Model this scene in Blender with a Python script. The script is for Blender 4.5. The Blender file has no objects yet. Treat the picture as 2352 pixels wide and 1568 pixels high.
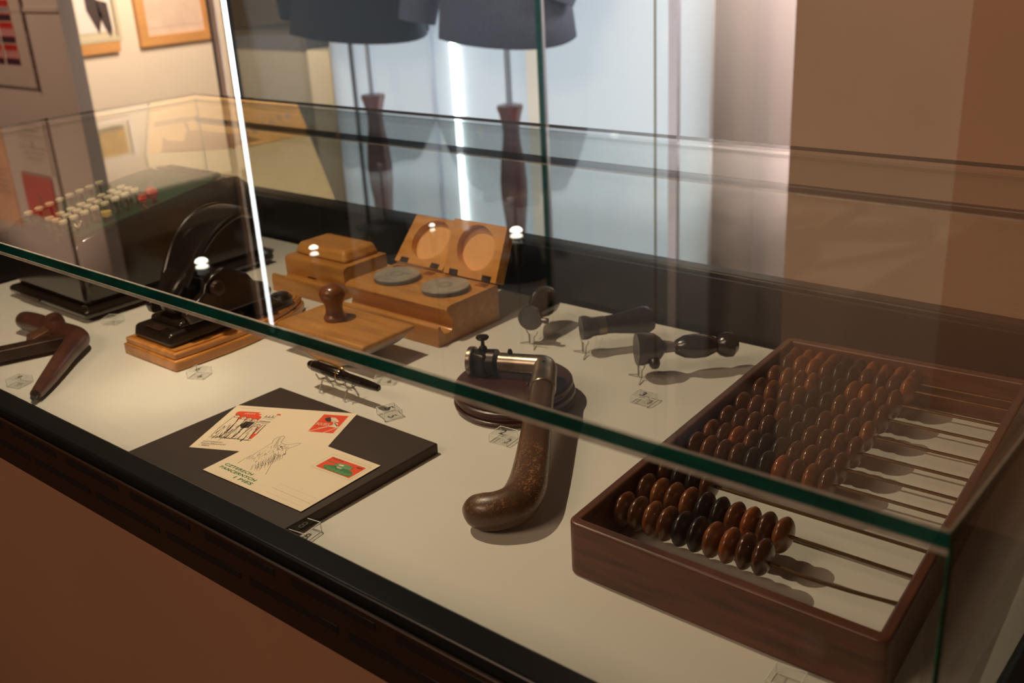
import bpy, bmesh, math, random
from mathutils import Vector, Matrix, Euler
random.seed(7)
S = bpy.context.scene
C = S.collection
PI = math.pi

# ---------------------------------------------------------------- camera, world, exposure
cam = bpy.data.cameras.new('camera'); cam.sensor_width = 36; cam.lens = 36.077
cam.clip_start = .01; cam.clip_end = 60
cam.dof.use_dof = True; cam.dof.focus_distance = .96; cam.dof.aperture_fstop = 7.5
co = bpy.data.objects.new('camera', cam); C.objects.link(co)
R = Matrix(((0.76634511, -0.19907409, 0.61080658), (0.6402512, 0.31489058, -0.7006585), (-0.05285429, 0.92801586, 0.36877228)))
co.matrix_world = Matrix.Translation((0, 0, .5)) @ R.to_4x4()
S.camera = co
S.view_settings.view_transform = 'Standard'; S.view_settings.look = 'None'
S.view_settings.exposure = 0; S.view_settings.gamma = 1; S.view_settings.use_curve_mapping = False
w = bpy.data.worlds.new('world'); S.world = w; w.use_nodes = True
w.node_tree.nodes['Background'].inputs[0].default_value = (.9, .66, .5, 1)
w.node_tree.nodes['Background'].inputs[1].default_value = .05

def lamp(name, kind, loc, target, energy, color, **k):
    l = bpy.data.lights.new(name, kind); l.energy = energy; l.color = color
    for a, b in k.items(): setattr(l, a, b)
    o = bpy.data.objects.new(name, l); C.objects.link(o); o.location = loc
    o.rotation_euler = (Vector(target) - Vector(loc)).to_track_quat('-Z', 'Y').to_euler()
    return o
WARM = (1, .80, .60)
KEY = (-1.10, .60, .96)
lamp('key_spot_light', 'SPOT', KEY, (-1.10, .66, 0), 61, (1, .765, .53), spot_size=2.3, spot_blend=.8, shadow_soft_size=.012)
lamp('picture_wall_light', 'AREA', (-4.25, 3.0, .80), (-5.2, 3.1, -.15), 23, (1, .83, .64), size=.5)
lamp('board_fill_light', 'SPOT', (-.9, 1.75, 1.7), (-2.1, 1.42, .1), 230, (1, .74, .46), spot_size=.42, spot_blend=.6, shadow_soft_size=.03)  # added spot, no fixture, brightens the panorama board
lamp('hall_light', 'AREA', (-1.2, -1.6, 2.2), (-.9, 2.2, .2), 52, (1, .66, .45), size=1.2)
lamp('partition_light', 'SPOT', (-.6, -.9, 2.1), (-.75, 2.4, .35), 115, (1, .70, .50), spot_size=.78, spot_blend=.7, shadow_soft_size=.1)
lamp('left_wall_light', 'SPOT', (-4.75, .7, 1.9), (-4.8, 2.2, .42), 95, (1, .76, .60), spot_size=1.15, spot_blend=.6, shadow_soft_size=.05)
lamp('vitrine_back_fill', 'AREA', (-2.62, 2.93, .10), (-2.62, 2.98, .10), 6.4, (.88, .94, 1), shape='RECTANGLE', size=1.8, size_y=1.7)  # unseen fill added close to the back panel to brighten it evenly
lamp('vitrine_front_fill', 'AREA', (-2.45, 2.38, .0), (-2.45, 2.98, -.05), 3.4, (.88, .94, 1), shape='RECTANGLE', size=2.2, size_y=1.3)  # unseen frontal fill added to brighten jackets and vitrine front
lamp('side_wall_light', 'AREA', (-1.35, 2.75, .75), (-1.6, 3.15, .1), 8, (.95, .85, .8), size=.3)
lamp('back_corner_light', 'AREA', (-4.9, 4.3, 2.0), (-4.9, 4.6, .1), 32, (1, .8, .58), size=.8)

# ---------------------------------------------------------------- materials
def nm(name):
    m = bpy.data.materials.new(name); m.use_nodes = True
    return m, m.node_tree, m.node_tree.nodes['Principled BSDF']
def N(t, typ, **k):
    n = t.nodes.new(typ)
    for a, b in k.items(): setattr(n, a, b)
    return n
def mat(name, col, rough=.5, metal=0, var=.12, scale=30, bump=.0, coat=0, stretch=None, spec=.5, col2=None):
    m, t, p = nm(name)
    p.inputs['Roughness'].default_value = rough; p.inputs['Metallic'].default_value = metal
    p.inputs['Coat Weight'].default_value = coat; p.inputs['Specular IOR Level'].default_value = spec
    p.inputs['Coat Roughness'].default_value = .12
    tc = N(t, 'ShaderNodeTexCoord'); mp = N(t, 'ShaderNodeMapping')
    if stretch: mp.inputs['Scale'].default_value = stretch
    nz = N(t, 'ShaderNodeTexNoise'); nz.inputs['Scale'].default_value = scale; nz.inputs['Detail'].default_value = 5
    rp = N(t, 'ShaderNodeValToRGB')
    c2 = col2 or tuple(c * (1 - var) for c in col)
    rp.color_ramp.elements[0].color = (*c2, 1); rp.color_ramp.elements[0].position = .3
    rp.color_ramp.elements[1].color = (*(tuple(min(1, c * (1 + var * .6)) for c in col)), 1); rp.color_ramp.elements[1].position = .72
    L = t.links.new
    L(tc.outputs['Object'], mp.inputs[0]); L(mp.outputs[0], nz.inputs[0]); L(nz.outputs[0], rp.inputs[0]); L(rp.outputs[0], p.inputs['Base Color'])
    if bump:
        b = N(t, 'ShaderNodeBump'); b.inputs['Strength'].default_value = bump; b.inputs['Distance'].default_value = .001
        L(nz.outputs[0], b.inputs['Height']); L(b.outputs[0], p.inputs['Normal'])
    return m
def emit(name, col, s):
    m, t, p = nm(name)
    p.inputs['Emission Color'].default_value = (*col, 1); p.inputs['Emission Strength'].default_value = s
    p.inputs['Base Color'].default_value = (.8, .8, .8, 1)
    return m
def pane_mat(name, tint=(.97, .985, .975), dust=.0):
    m, t, p = nm(name); t.nodes.remove(p); L = t.links.new
    g = N(t, 'ShaderNodeNewGeometry'); mx = N(t, 'ShaderNodeMath', operation='MULTIPLY_ADD')
    mx.inputs[1].default_value = 1 / 1.5 - 1.5; mx.inputs[2].default_value = 1.5
    L(g.outputs['Backfacing'], mx.inputs[0])
    fr = N(t, 'ShaderNodeFresnel'); L(mx.outputs[0], fr.inputs['IOR'])
    tr = N(t, 'ShaderNodeBsdfTransparent'); tr.inputs[0].default_value = (*tint, 1)
    gl = N(t, 'ShaderNodeBsdfGlossy'); gl.inputs['Roughness'].default_value = 0
    ms = N(t, 'ShaderNodeMixShader'); L(fr.outputs[0], ms.inputs[0]); L(tr.outputs[0], ms.inputs[1]); L(gl.outputs[0], ms.inputs[2])
    out = t.nodes['Material Output']
    L(ms.outputs[0], out.inputs[0])
    return m
M = {}
M['glass'] = pane_mat('clear_glass')
M['acrylic'] = pane_mat('clear_acrylic', (.97, .975, .97))
M['glass_edge'] = mat('green_glass_edge', (.0, .075, .055), .12, var=.6, scale=25, col2=(0, .035, .028), stretch=(1, 6, 6), spec=.8)
_t = M['glass_edge'].node_tree; _p = _t.nodes['Principled BSDF']; _tr = N(_t, 'ShaderNodeBsdfTransparent'); _tr.inputs[0].default_value = (.75, 1, .9, 1)
_mx = N(_t, 'ShaderNodeMixShader'); _mx.inputs[0].default_value = .86
_t.links.new(_tr.outputs[0], _mx.inputs[1]); _t.links.new(_p.outputs[0], _mx.inputs[2]); _t.links.new(_mx.outputs[0], _t.nodes['Material Output'].inputs[0])
M['glass_edge_upright'] = mat('green_glass_upright_edge', (.005, .22, .13), .3, var=.5, scale=25, col2=(0, .08, .055), stretch=(1, 1, 4))
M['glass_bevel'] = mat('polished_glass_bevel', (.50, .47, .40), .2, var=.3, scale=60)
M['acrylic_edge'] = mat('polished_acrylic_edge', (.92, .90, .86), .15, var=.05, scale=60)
M['acrylic_side'] = mat('acrylic_side_facet', (.30, .29, .25), .1, var=.4, scale=90)
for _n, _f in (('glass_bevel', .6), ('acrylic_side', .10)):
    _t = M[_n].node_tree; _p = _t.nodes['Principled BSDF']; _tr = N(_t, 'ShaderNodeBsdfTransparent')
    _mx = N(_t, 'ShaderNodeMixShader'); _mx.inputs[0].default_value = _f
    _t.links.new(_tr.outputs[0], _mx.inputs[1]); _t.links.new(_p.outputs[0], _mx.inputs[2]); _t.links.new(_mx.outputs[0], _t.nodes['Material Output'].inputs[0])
M['display_board'] = mat('cream_display_board', (.72, .69, .62), .55, var=.03, scale=8, bump=.04)
M['black_metal'] = mat('black_lacquered_metal', (.009, .010, .011), .3, var=.2, scale=6, spec=.25)
M['brown_metal'] = mat('dark_brown_metal', (.030, .014, .008), .38, var=.4, scale=3, spec=.35)
M['plinth'] = mat('brown_painted_plinth', (.36, .19, .11), .75, var=.12, scale=1.5)
M['wall'] = mat('warm_plaster', (.60, .47, .38), .9, var=.04, scale=3, bump=.1)
M['cream_wall'] = mat('cream_plaster', (.80, .67, .53), .9, var=.03, scale=3, bump=.1)
M['brown_wall'] = mat('brown_plaster', (.56, .42, .32), .9, var=.05, scale=2, bump=.1)
M['brown_wall2'] = mat('deep_brown_plaster', (.46, .28, .18), .9, var=.05, scale=2, bump=.1)
M['pink_wall'] = mat('pinkish_plaster', (.62, .52, .48), .9, var=.03, scale=2, bump=.1)
M['ceiling'] = mat('dark_ceiling_paint', (.035, .028, .024), .9, var=.05)
M['floor'] = mat('brown_floor', (.16, .09, .055), .5, var=.3, scale=4, stretch=(1, 8, 1))
M['white_panel'] = mat('pale_blue_grey_panel', (.66, .70, .74), .7, var=.02, scale=2)
M['grey_paint'] = mat('grey_olive_paint', (.30, .26, .19), .7, var=.06, scale=4)
M['dark_grey'] = mat('charcoal_paint', (.06, .055, .05), .5, var=.1)
M['alu'] = mat('satin_aluminium', (.62, .64, .70), .3, .9, var=.08, scale=9)
M['profile_highlight'] = mat('lilac_profile_highlight', (.80, .80, .90), .4, var=.03)  # pale lilac colour paints in the bright highlight on the metal
M['chrome'] = mat('chrome_rod', (.70, .70, .72), .18, 1, var=.1, scale=20)
M['navy'] = mat('navy_wool', (.010, .018, .034), .92, var=.25, scale=120, bump=.3)
M['slate'] = mat('slate_blue_wool', (.12, .125, .18), .92, var=.2, scale=120, bump=.3)
M['lining'] = mat('grey_lining', (.17, .17, .2), .7, var=.1)
M['mahogany'] = mat('mahogany_turned_wood', (.17, .032, .018), .3, var=.4, scale=18, stretch=(1, 1, .15), coat=.5)
M['oak_frame'] = mat('orange_wood_frame', (.62, .30, .10), .5, var=.15, scale=14, stretch=(1, .2, 1))
M['cream_frame'] = mat('cream_picture_frame', (.58, .49, .34), .6, var=.04)
M['print_white'] = mat('print_white', (.78, .66, .60), .7, var=.03)
M['print_pink'] = mat('pale_drawing_paper', (.70, .50, .38), .7, var=.12, scale=14)
M['print_dark'] = mat('print_dark', (.06, .035, .03), .7, var=.4, scale=60)
M['print_grey'] = mat('print_grey', (.30, .22, .2), .7, var=.5, scale=40)
M['print_ochre'] = mat('print_ochre', (.50, .28, .06), .7, var=.35, scale=18)
M['print_red'] = mat('print_red', (.55, .03, .02), .6, var=.2, scale=9)
M['sheet_beige'] = mat('beige_sheet', (.58, .44, .34), .7, var=.06, scale=5)
M['sheet_orange'] = mat('orange_sheet', (.75, .36, .18), .7, var=.15, scale=5)
M['panorama_tan'] = mat('panorama_tan_print', (.80, .50, .22), .7, var=.18, scale=9, stretch=(1, 1, 5))
M['panorama_brown'] = mat('panorama_brown_print', (.32, .17, .09), .7, var=.2, scale=12)
M['panorama_pale'] = mat('panorama_pale_board', (.60, .53, .38), .7, var=.06, scale=4)
M['panorama_lilac'] = mat('panorama_lilac_print', (.58, .42, .42), .7, var=.2, scale=15)
M['abacus_wood'] = mat('reddish_abacus_wood', (.115, .037, .016), .42, var=.5, scale=16, stretch=(1, 1, 9), bump=.2, coat=.12, col2=(.055, .018, .008))
M['abacus_wood_x'] = mat('reddish_abacus_wood_cross_grain', (.115, .036, .014), .42, var=.5, scale=16, stretch=(1, 6, 6), bump=.2, coat=.12, col2=(.035, .013, .006))
for i, (c, c2) in enumerate([((.22, .078, .022), (.12, .036, .012)), ((.15, .050, .016), (.07, .024, .010)), ((.30, .088, .022), (.16, .038, .012)), ((.10, .036, .016), (.05, .019, .009))]):
    M['bead%d' % i] = mat('brown_bead_wood_%s' % ('honey', 'walnut', 'orange', 'dark')[i], c, .28, scale=70, coat=.5, col2=c2, stretch=(1, 2, 2))
M['bead_black'] = mat('black_bead_wood', (.014, .011, .010), .34, var=.4, scale=80, coat=.2)
M['brass_rod'] = mat('aged_brass_wire', (.16, .095, .045), .35, .85, var=.3, scale=60)
M['amber_wood'] = mat('amber_varnished_wood', (.62, .27, .06), .35, var=.25, scale=12, stretch=(5, 1, 5), coat=.4, col2=(.40, .15, .03))
M['orange_wood'] = mat('orange_varnished_wood', (.58, .27, .062), .38, scale=14, stretch=(1, 7, 7), coat=.3, col2=(.40, .165, .036))
M['orange_wood_y'] = mat('orange_varnished_wood_upright', (.66, .33, .085), .38, scale=12, stretch=(1, 5, 5), coat=.35, col2=(.50, .20, .045))
M['pale_wood'] = mat('pale_turned_wood', (.80, .42, .15), .45, var=.08, scale=9)
M['knob_wood'] = mat('dark_knob_wood', (.20, .065, .025), .3, var=.3, scale=20, coat=.4)
M['blotting'] = mat('grey_blotting_paper', (.50, .47, .46), .8, var=.06)
M['iron'] = mat('black_japanned_iron', (.014, .009, .007), .24, var=.6, scale=40, bump=.15, spec=.6)
M['worn_iron'] = mat('worn_brown_iron', (.05, .022, .014), .36, .3, var=.6, scale=50, bump=.2)
M['inkwell_glass'] = mat('ribbed_inkwell_glass', (.42, .40, .36), .12, var=.3, scale=60, spec=.8)
_t = M['inkwell_glass'].node_tree; _p = _t.nodes['Principled BSDF']; _tr = N(_t, 'ShaderNodeBsdfTransparent'); _tr.inputs[0].default_value = (.9, .9, .88, 1)
_mx = N(_t, 'ShaderNodeMixShader'); _mx.inputs[0].default_value = .20
_t.links.new(_tr.outputs[0], _mx.inputs[1]); _t.links.new(_p.outputs[0], _mx.inputs[2]); _t.links.new(_mx.outputs[0], _t.nodes['Material Output'].inputs[0])
M['steel'] = mat('dull_steel', (.42, .36, .28), .3, .9, var=.35, scale=25, bump=.08, col2=(.15, .11, .08))
M['blackened'] = mat('blackened_steel', (.045, .035, .03), .35, .7, var=.4, scale=40)
M['machine'] = mat('brown_black_enamel', (.016, .011, .009), .16, var=.3, scale=8, coat=.6)
M['plate_green'] = mat('green_keyboard_plate', (.014, .085, .04), .35, var=.3, scale=18)
M['key_cream'] = mat('cream_key', (.78, .70, .46), .4, var=.06, scale=90)
M['key_yellow'] = mat('yellow_key', (.75, .55, .10), .4, var=.06)
M['key_red'] = mat('red_knob', (.65, .03, .02), .25, var=.08, coat=.5)
M['ink'] = mat('black_ink', (.02, .018, .016), .6, var=.05)
M['ink_grey'] = mat('pencil_grey_ink', (.24, .20, .15), .7, var=.1, scale=300)
M['ink_pale'] = mat('pale_ink', (.62, .50, .33), .7, var=.05)
M['card'] = mat('cream_postcard', (.90, .75, .55), .65, var=.02, scale=20)
M['card_red'] = mat('postcard_red', (.86, .075, .02), .65, var=.03)
M['card_green'] = mat('postcard_green', (.05, .22, .07), .65, var=.08)
M['card_green_light'] = mat('postcard_light_green', (.16, .36, .15), .65, var=.08)
M['card_dark'] = mat('postcard_dark_ink', (.055, .035, .022), .65, var=.2)
M['folder'] = mat('dark_brown_card_board', (.038, .022, .016), .6, var=.12, scale=40, bump=.1)
M['pen_black'] = mat('black_celluloid', (.010, .007, .006), .16, var=.2, coat=.6)
M['gold'] = mat('worn_gold', (.62, .32, .10), .3, .95, var=.2, scale=90)
M['disc_wood'] = mat('oxblood_turned_wood', (.060, .018, .014), .38, var=.3, scale=24, coat=.15)
M['tool_brown'] = mat('brown_cast_handle', (.085, .030, .018), .34, var=.5, scale=22, bump=.12, coat=.15)
M['rust'] = mat('rusty_iron', (.15, .06, .03), .55, .4, var=.4, scale=40, bump=.2)
M['seal_wood'] = mat('black_seal_handle', (.016, .010, .010), .25, var=.3, coat=.5)
M['seal_metal'] = mat('pewter_seal_metal', (.12, .11, .115), .35, .8, var=.35, scale=40)
M['led'] = emit('led_white', (.93, .98, 1), 7)
M['led_dim'] = emit('led_white_dim', (.86, .93, 1), 1.2)
M['lamp_face'] = emit('lamp_face', (1, .93, .78), 14)
# scuffed wooden handle: dark varnish worn through in flecks
m, t, p = nm('scuffed_brown_varnish'); p.inputs['Roughness'].default_value = .38; p.inputs['Coat Weight'].default_value = .2
tc = N(t, 'ShaderNodeTexCoord'); mp = N(t, 'ShaderNodeMapping'); mp.inputs['Scale'].default_value = (1.6, .7, 1)
n1 = N(t, 'ShaderNodeTexNoise'); n1.inputs['Scale'].default_value = 260; n1.inputs['Detail'].default_value = 6; n1.inputs['Distortion'].default_value = 1.5
n2 = N(t, 'ShaderNodeTexNoise'); n2.inputs['Scale'].default_value = 14
r1 = N(t, 'ShaderNodeValToRGB'); r1.color_ramp.elements[0].position = .55; r1.color_ramp.elements[1].position = .62
r2 = N(t, 'ShaderNodeValToRGB'); r2.color_ramp.elements[0].position = .48; r2.color_ramp.elements[1].position = .62
r3 = N(t, 'ShaderNodeValToRGB'); r3.color_ramp.elements[0].color = (.038, .018, .011, 1); r3.color_ramp.elements[1].color = (.115, .052, .022, 1)
mm = N(t, 'ShaderNodeMath', operation='MULTIPLY'); mc = N(t, 'ShaderNodeMixRGB'); mc.inputs[2].default_value = (.30, .15, .06, 1)
L = t.links.new
L(tc.outputs['Object'], mp.inputs[0]); L(mp.outputs[0], n1.inputs[0]); L(tc.outputs['Object'], n2.inputs[0])
L(n1.outputs[0], r1.inputs[0]); L(n2.outputs[0], r2.inputs[0]); L(n2.outputs[0], r3.inputs[0])
L(r1.outputs[0], mm.inputs[0]); L(r2.outputs[0], mm.inputs[1]); L(mm.outputs[0], mc.inputs[0]); L(r3.outputs[0], mc.inputs[1]); L(mc.outputs[0], p.inputs['Base Color'])
M['scuffed'] = m

# ---------------------------------------------------------------- helpers
def tag(o, label=None, cat=None, group=None, kind=None):
    if label: o['label'] = label
    if cat: o['category'] = cat
    if group: o['group'] = group
    if kind: o['kind'] = kind
    return o
def thing(name, label, cat, loc=(0, 0, 0), rz=0, group=None, rot=None):
    o = bpy.data.objects.new(name, None); C.objects.link(o); o.location = loc
    o.rotation_euler = rot if rot else (0, 0, rz); o.empty_display_size = .01
    return tag(o, label, cat, group)
def obj(name, bm, m, parent=None, bevel=0, smooth=35, world=False, seg=2, label=None):
    """bm in the parent's local space; world=True: bm is in world space"""
    if isinstance(bm, bpy.types.Mesh): me = bm
    else:
        if bm.faces: bmesh.ops.recalc_face_normals(bm, faces=bm.faces)
        me = bpy.data.meshes.new(name); bm.to_mesh(me); bm.free()
    if world and parent is not None:
        mw = Matrix.Identity(4); p_ = parent
        while p_ is not None: mw = Matrix.Translation(p_.location) @ p_.rotation_euler.to_matrix().to_4x4() @ mw; p_ = p_.parent
        me.transform(mw.inverted())
    if smooth:
        for f in me.polygons: f.use_smooth = True
        me.set_sharp_from_angle(angle=math.radians(smooth))
    if not me.materials: me.materials.append(M[m] if isinstance(m, str) else m)
    o = bpy.data.objects.new(name, me); C.objects.link(o)
    if parent is not None: o.parent = parent
    if bevel:
        b = o.modifiers.new('bevel', 'BEVEL'); b.width = bevel; b.segments = seg; b.limit_method = 'ANGLE'; b.angle_limit = math.radians(40)
    if label: o['label'] = label
    return o
def BM(): return bmesh.new()
def box(bm, x0, x1, y0, y1, z0, z1, M_=None):
    v = [bm.verts.new((x, y, z)) for z in (z0, z1) for y in (y0, y1) for x in (x0, x1)]
    for f in ((0, 1, 3, 2), (4, 6, 7, 5), (0, 4, 5, 1), (2, 3, 7, 6), (0, 2, 6, 4), (1, 5, 7, 3)): bm.faces.new([v[i] for i in f])
    if M_:
        for a in v: a.co = M_ @ a.co
    return bm
def hexa(bm, lo, hi):
    """eight corners: lo = 4 xyz, hi = 4 xyz"""
    a = [bm.verts.new(p) for p in lo]; b = [bm.verts.new(p) for p in hi]
    bm.faces.new(a[::-1]); bm.faces.new(b)
    for i in range(4): j = (i + 1) % 4; bm.faces.new((a[i], a[j], b[j], b[i]))
    return bm
def prism(bm, poly, z0, z1, M_=None):
    a = [bm.verts.new((x, y, z0)) for x, y in poly]; b = [bm.verts.new((x, y, z1)) for x, y in poly]
    bm.faces.new(a[::-1]); bm.faces.new(b); n = len(poly)
    for i in range(n): j = (i + 1) % n; bm.faces.new((a[i], a[j], b[j], b[i]))
    if M_:
        for v in a + b: v.co = M_ @ v.co
    return bm
def lathe(bm, prof, M_=None, seg=32):
    rings = []
    for r, h in prof:
        if r < 1e-6: vs = [bm.verts.new((0, 0, h))]
        else: vs = [bm.verts.new((r * math.cos(2 * PI * k / seg), r * math.sin(2 * PI * k / seg), h)) for k in range(seg)]
        rings.append(vs)
    for a, b in zip(rings, rings[1:]):
        for k in range(seg):
            j = (k + 1) % seg
            if len(a) == 1 and len(b) == 1: continue
            if len(a) == 1: bm.faces.new((a[0], b[j], b[k]))
            elif len(b) == 1: bm.faces.new((a[k], a[j], b[0]))
            else: bm.faces.new((a[k], a[j], b[j], b[k]))
    for e in (rings[0], rings[-1]):
        if len(e) > 1: bm.faces.new(e)
    if M_:
        for r in rings:
            for v in r: v.co = M_ @ v.co
    return bm
def aim(p, q):
    """matrix taking local +z to the direction p->q, origin p"""
    p = Vector(p); q = Vector(q)
    return Matrix.Translation(p) @ (q - p).to_track_quat('Z', 'Y').to_matrix().to_4x4()
def rodz(bm, p, q, r, seg=10):
    L_ = (Vector(q) - Vector(p)).length
    return lathe(bm, [(r, 0), (r, L_)], aim(p, q), seg)
def smooth_path(pts, n=6):
    """Catmull-Rom through tuples of any length"""
    P = [pts[0]] + list(pts) + [pts[-1]]; out = []
    for i in range(1, len(P) - 2):
        for k in range(n):
            t_ = k / n
            out.append(tuple(.5 * ((2 * b) + (-a + c) * t_ + (2 * a - 5 * b + 4 * c - d) * t_ ** 2 + (-a + 3 * b - 3 * c + d) * t_ ** 3)
                             for a, b, c, d in zip(P[i - 1], P[i], P[i + 1], P[i + 2])))
    out.append(tuple(pts[-1])); return out
def tube(bm, pts, seg=14, side=None, power=1.0, close=True):
    """pts: (x,y,z,ra,rb); ra along 'side', rb across; power<1 squares the section"""
    ps = [Vector(p[:3]) for p in pts]; rings = []; prev = None
    for i, p in enumerate(pts):
        tg = (ps[min(i + 1, len(ps) - 1)] - ps[max(i - 1, 0)]).normalized()
        if side is not None: s = Vector(side)
        else: s = prev if prev is not None else (Vector((0, 0, 1)) if abs(tg.z) < .9 else Vector((1, 0, 0)))
        s = (s - tg * s.dot(tg)).normalized(); prev = s; u = tg.cross(s)
        ra = p[3]; rb = p[4] if len(p) > 4 else ra
        ring = []
        for k in range(seg):
            a = 2 * PI * k / seg; c_, s_ = math.cos(a), math.sin(a)
            c_ = math.copysign(abs(c_) ** power, c_); s_ = math.copysign(abs(s_) ** power, s_)
            ring.append(bm.verts.new(ps[i] + s * ra * c_ + u * rb * s_))
        rings.append(ring)
    for a, b in zip(rings, rings[1:]):
        for k in range(seg): j = (k + 1) % seg; bm.faces.new((a[k], a[j], b[j], b[k]))
    if close: bm.faces.new(rings[0][::-1]); bm.faces.new(rings[-1])
    return bm
def dup(o, parent=None, loc=None, rz=None):
    c = o.copy(); C.objects.link(c); c.parent = parent
    if loc is not None: c.location = loc
    if rz is not None: c.rotation_euler.z = rz
    for ch in [x for x in C.objects if x.parent == o]: dup(ch, c)
    return c
def text_mesh(s, w_, h_, M_, th=.00012, spacing=1.0, shear=0, bold=0):
    cu = bpy.data.curves.new('t', 'FONT'); cu.body = s; cu.size = 1; cu.extrude = 0; cu.space_character = spacing; cu.shear = shear
    cu.resolution_u = 3; cu.offset = bold
    o = bpy.data.objects.new('t', cu); C.objects.link(o)
    dg = bpy.context.evaluated_depsgraph_get(); me = bpy.data.meshes.new_from_object(o.evaluated_get(dg))
    bpy.data.objects.remove(o); bpy.data.curves.remove(cu)
    xs = [v.co.x for v in me.vertices]; ys = [v.co.y for v in me.vertices]
    x0, x1, y0, y1 = min(xs), max(xs), min(ys), max(ys)
    for v in me.vertices: v.co = M_ @ Vector(((v.co.x - x0) / (x1 - x0) * w_, (v.co.y - y0) / (y1 - y0) * h_, th))
    return me
def sheet(outer, holes, th, M_):
    """flat plate with holes"""
    cu = bpy.data.curves.new('s', 'CURVE'); cu.dimensions = '2D'; cu.fill_mode = 'BOTH'; cu.extrude = th / 2
    for lp in [outer] + holes:
        sp = cu.splines.new('POLY'); sp.points.add(len(lp) - 1); sp.use_cyclic_u = True
        for q, (x, y) in zip(sp.points, lp): q.co = (x, y, 0, 1)
    o = bpy.data.objects.new('s', cu); C.objects.link(o)
    dg = bpy.context.evaluated_depsgraph_get(); me = bpy.data.meshes.new_from_object(o.evaluated_get(dg))
    bpy.data.objects.remove(o); bpy.data.curves.remove(cu); me.transform(M_)
    return me
def circ(cx, cy, r, n=40, ry=None): return [(cx + r * math.cos(2 * PI * k / n), cy + (ry or r) * math.sin(2 * PI * k / n)) for k in range(n)]
def struct(name, bm, m, **k): return tag(obj(name, bm, m, **k), kind='structure')

# ---------------------------------------------------------------- room
G = -.88
struct('floor', box(BM(), -7.5, 3, -3.2, 5.4, G - .05, G), 'floor')
struct('ceiling', box(BM(), -7.5, 3, -3.2, 5.4, 2.35, 2.4), 'ceiling')
struct('wall_back', box(BM(), -7.5, 3, 5.2, 5.3, G, 2.35), 'cream_wall')
struct('wall_front', box(BM(), -7.5, 3, -3.2, -3.1, G, 2.35), 'brown_wall')
struct('wall_right', box(BM(), 2.6, 2.7, -3.1, 5.2, G, 2.35), 'brown_wall')
struct('wall_left', box(BM(), -7.3, -7.2, -3.1, 5.2, G, 2.35), 'wall')
struct('wall_left_partition', box(BM(), -7.2, -4.25, 2.178, 2.243, G, 2.35), 'wall')
struct('wall_left_picture', box(BM(), -5.3, -5.2, 2.243, 3.62, G, 2.35), 'cream_wall')
struct('ceiling_left_added_block', box(BM(), -7.2, -4.3, 2.25, 5.2, 1.22, 2.35), 'ceiling')  # unseen dark block added so the glass top mirrors darkness here
struct('wall_right_rear', box(BM(), -1.95, 2.6, 3.15, 3.25, G, 2.35), 'pink_wall')
struct('wall_right_partition', box(BM(), -1.134, 2.6, 2.40, 2.55, G, 2.35), 'brown_wall')
struct('wall_right_pillar', box(BM(), -.699, 2.6, 2.3, 2.4, G, 2.35), 'brown_wall2')
struct('trim_1', box(BM(), -5.0, -4.25, 2.170, 2.178, .30, .318), 'brown_wall')

# pictures on the cream wall (facing +x)
def picture(name, label, y0, y1, z0, z1, fm, border, matm, inner, innerm, extra=None, x=-5.2):
    t_ = thing(name, label, 'picture', (x, (y0 + y1) / 2, z0)); t_.name = name
    b = BM(); d = .03
    for a in ((y0, y1, z0, z0 + border), (y0, y1, z1 - border, z1), (y0, y0 + border, z0 + border, z1 - border), (y1 - border, y1, z0 + border, z1 - border)):
        box(b, x + .001, x + d, a[0], a[1], a[2], a[3])
    obj('frame', b, fm, t_, world=True)
    obj('mat_board', box(BM(), x + .001, x + .014, y0 + border, y1 - border, z0 + border, z1 - border), matm, t_, world=True)
    i0, i1, k0, k1 = inner
    pr = obj('print', box(BM(), x + .0142, x + .016, i0, i1, k0, k1), innerm, t_, world=True)
    if extra: extra(t_, x)
    return t_
def fig(t_, x):
    b = BM()
    for poly in ([(2.80, .31), (2.86, .31), (2.88, .22), (2.85, .13), (2.82, .2), (2.80, .25)], [(2.86, .30), (2.92, .28), (2.925, .15), (2.91, .11), (2.885, .16), (2.865, .22)]):
        prism(b, poly, 0, .001, Matrix(((0, 0, 1, x + .0162), (1, 0, 0, 0), (0, 1, 0, 0), (0, 0, 0, 1))))
    obj('print_figures', b, 'print_dark', t_, world=True)
picture('framed_photograph', 'cream-framed black and white photograph of figures on the cream wall', 2.62, 2.965, .09, .60, 'cream_frame', .02, 'cream_frame', (2.74, 2.935, .14, .34), 'print_white', fig)
struct('trim_2', box(BM(), -5.2, -5.17, 2.70, 2.945, .035, .088), 'oak_frame')
picture('framed_drawing', 'wide pale drawing in an orange wooden frame on the cream wall', 3.07, 3.53, .04, .70, 'oak_frame', .05, 'print_pink', (3.13, 3.47, .13, .62), 'print_pink')
def dome(t_, x):
    b = BM(); prism(b, [(2.70, .86), (2.885, .86), (2.885, .845), (2.84, .838), (2.78, .842), (2.70, .85)][::-1], 0, .001, Matrix(((0, 0, 1, x + .0162), (1, 0, 0, 0), (0, 1, 0, 0), (0, 0, 0, 1)))); obj('print_band', b, 'print_dark', t_, world=True)
picture('framed_ochre_print', 'small ochre and black print high on the cream wall, mirrored in the glass', 2.64, 2.93, .80, 1.02, 'print_white', .02, 'cream_frame', (2.67, 2.885, .845, .99), 'print_ochre', dome)

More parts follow.
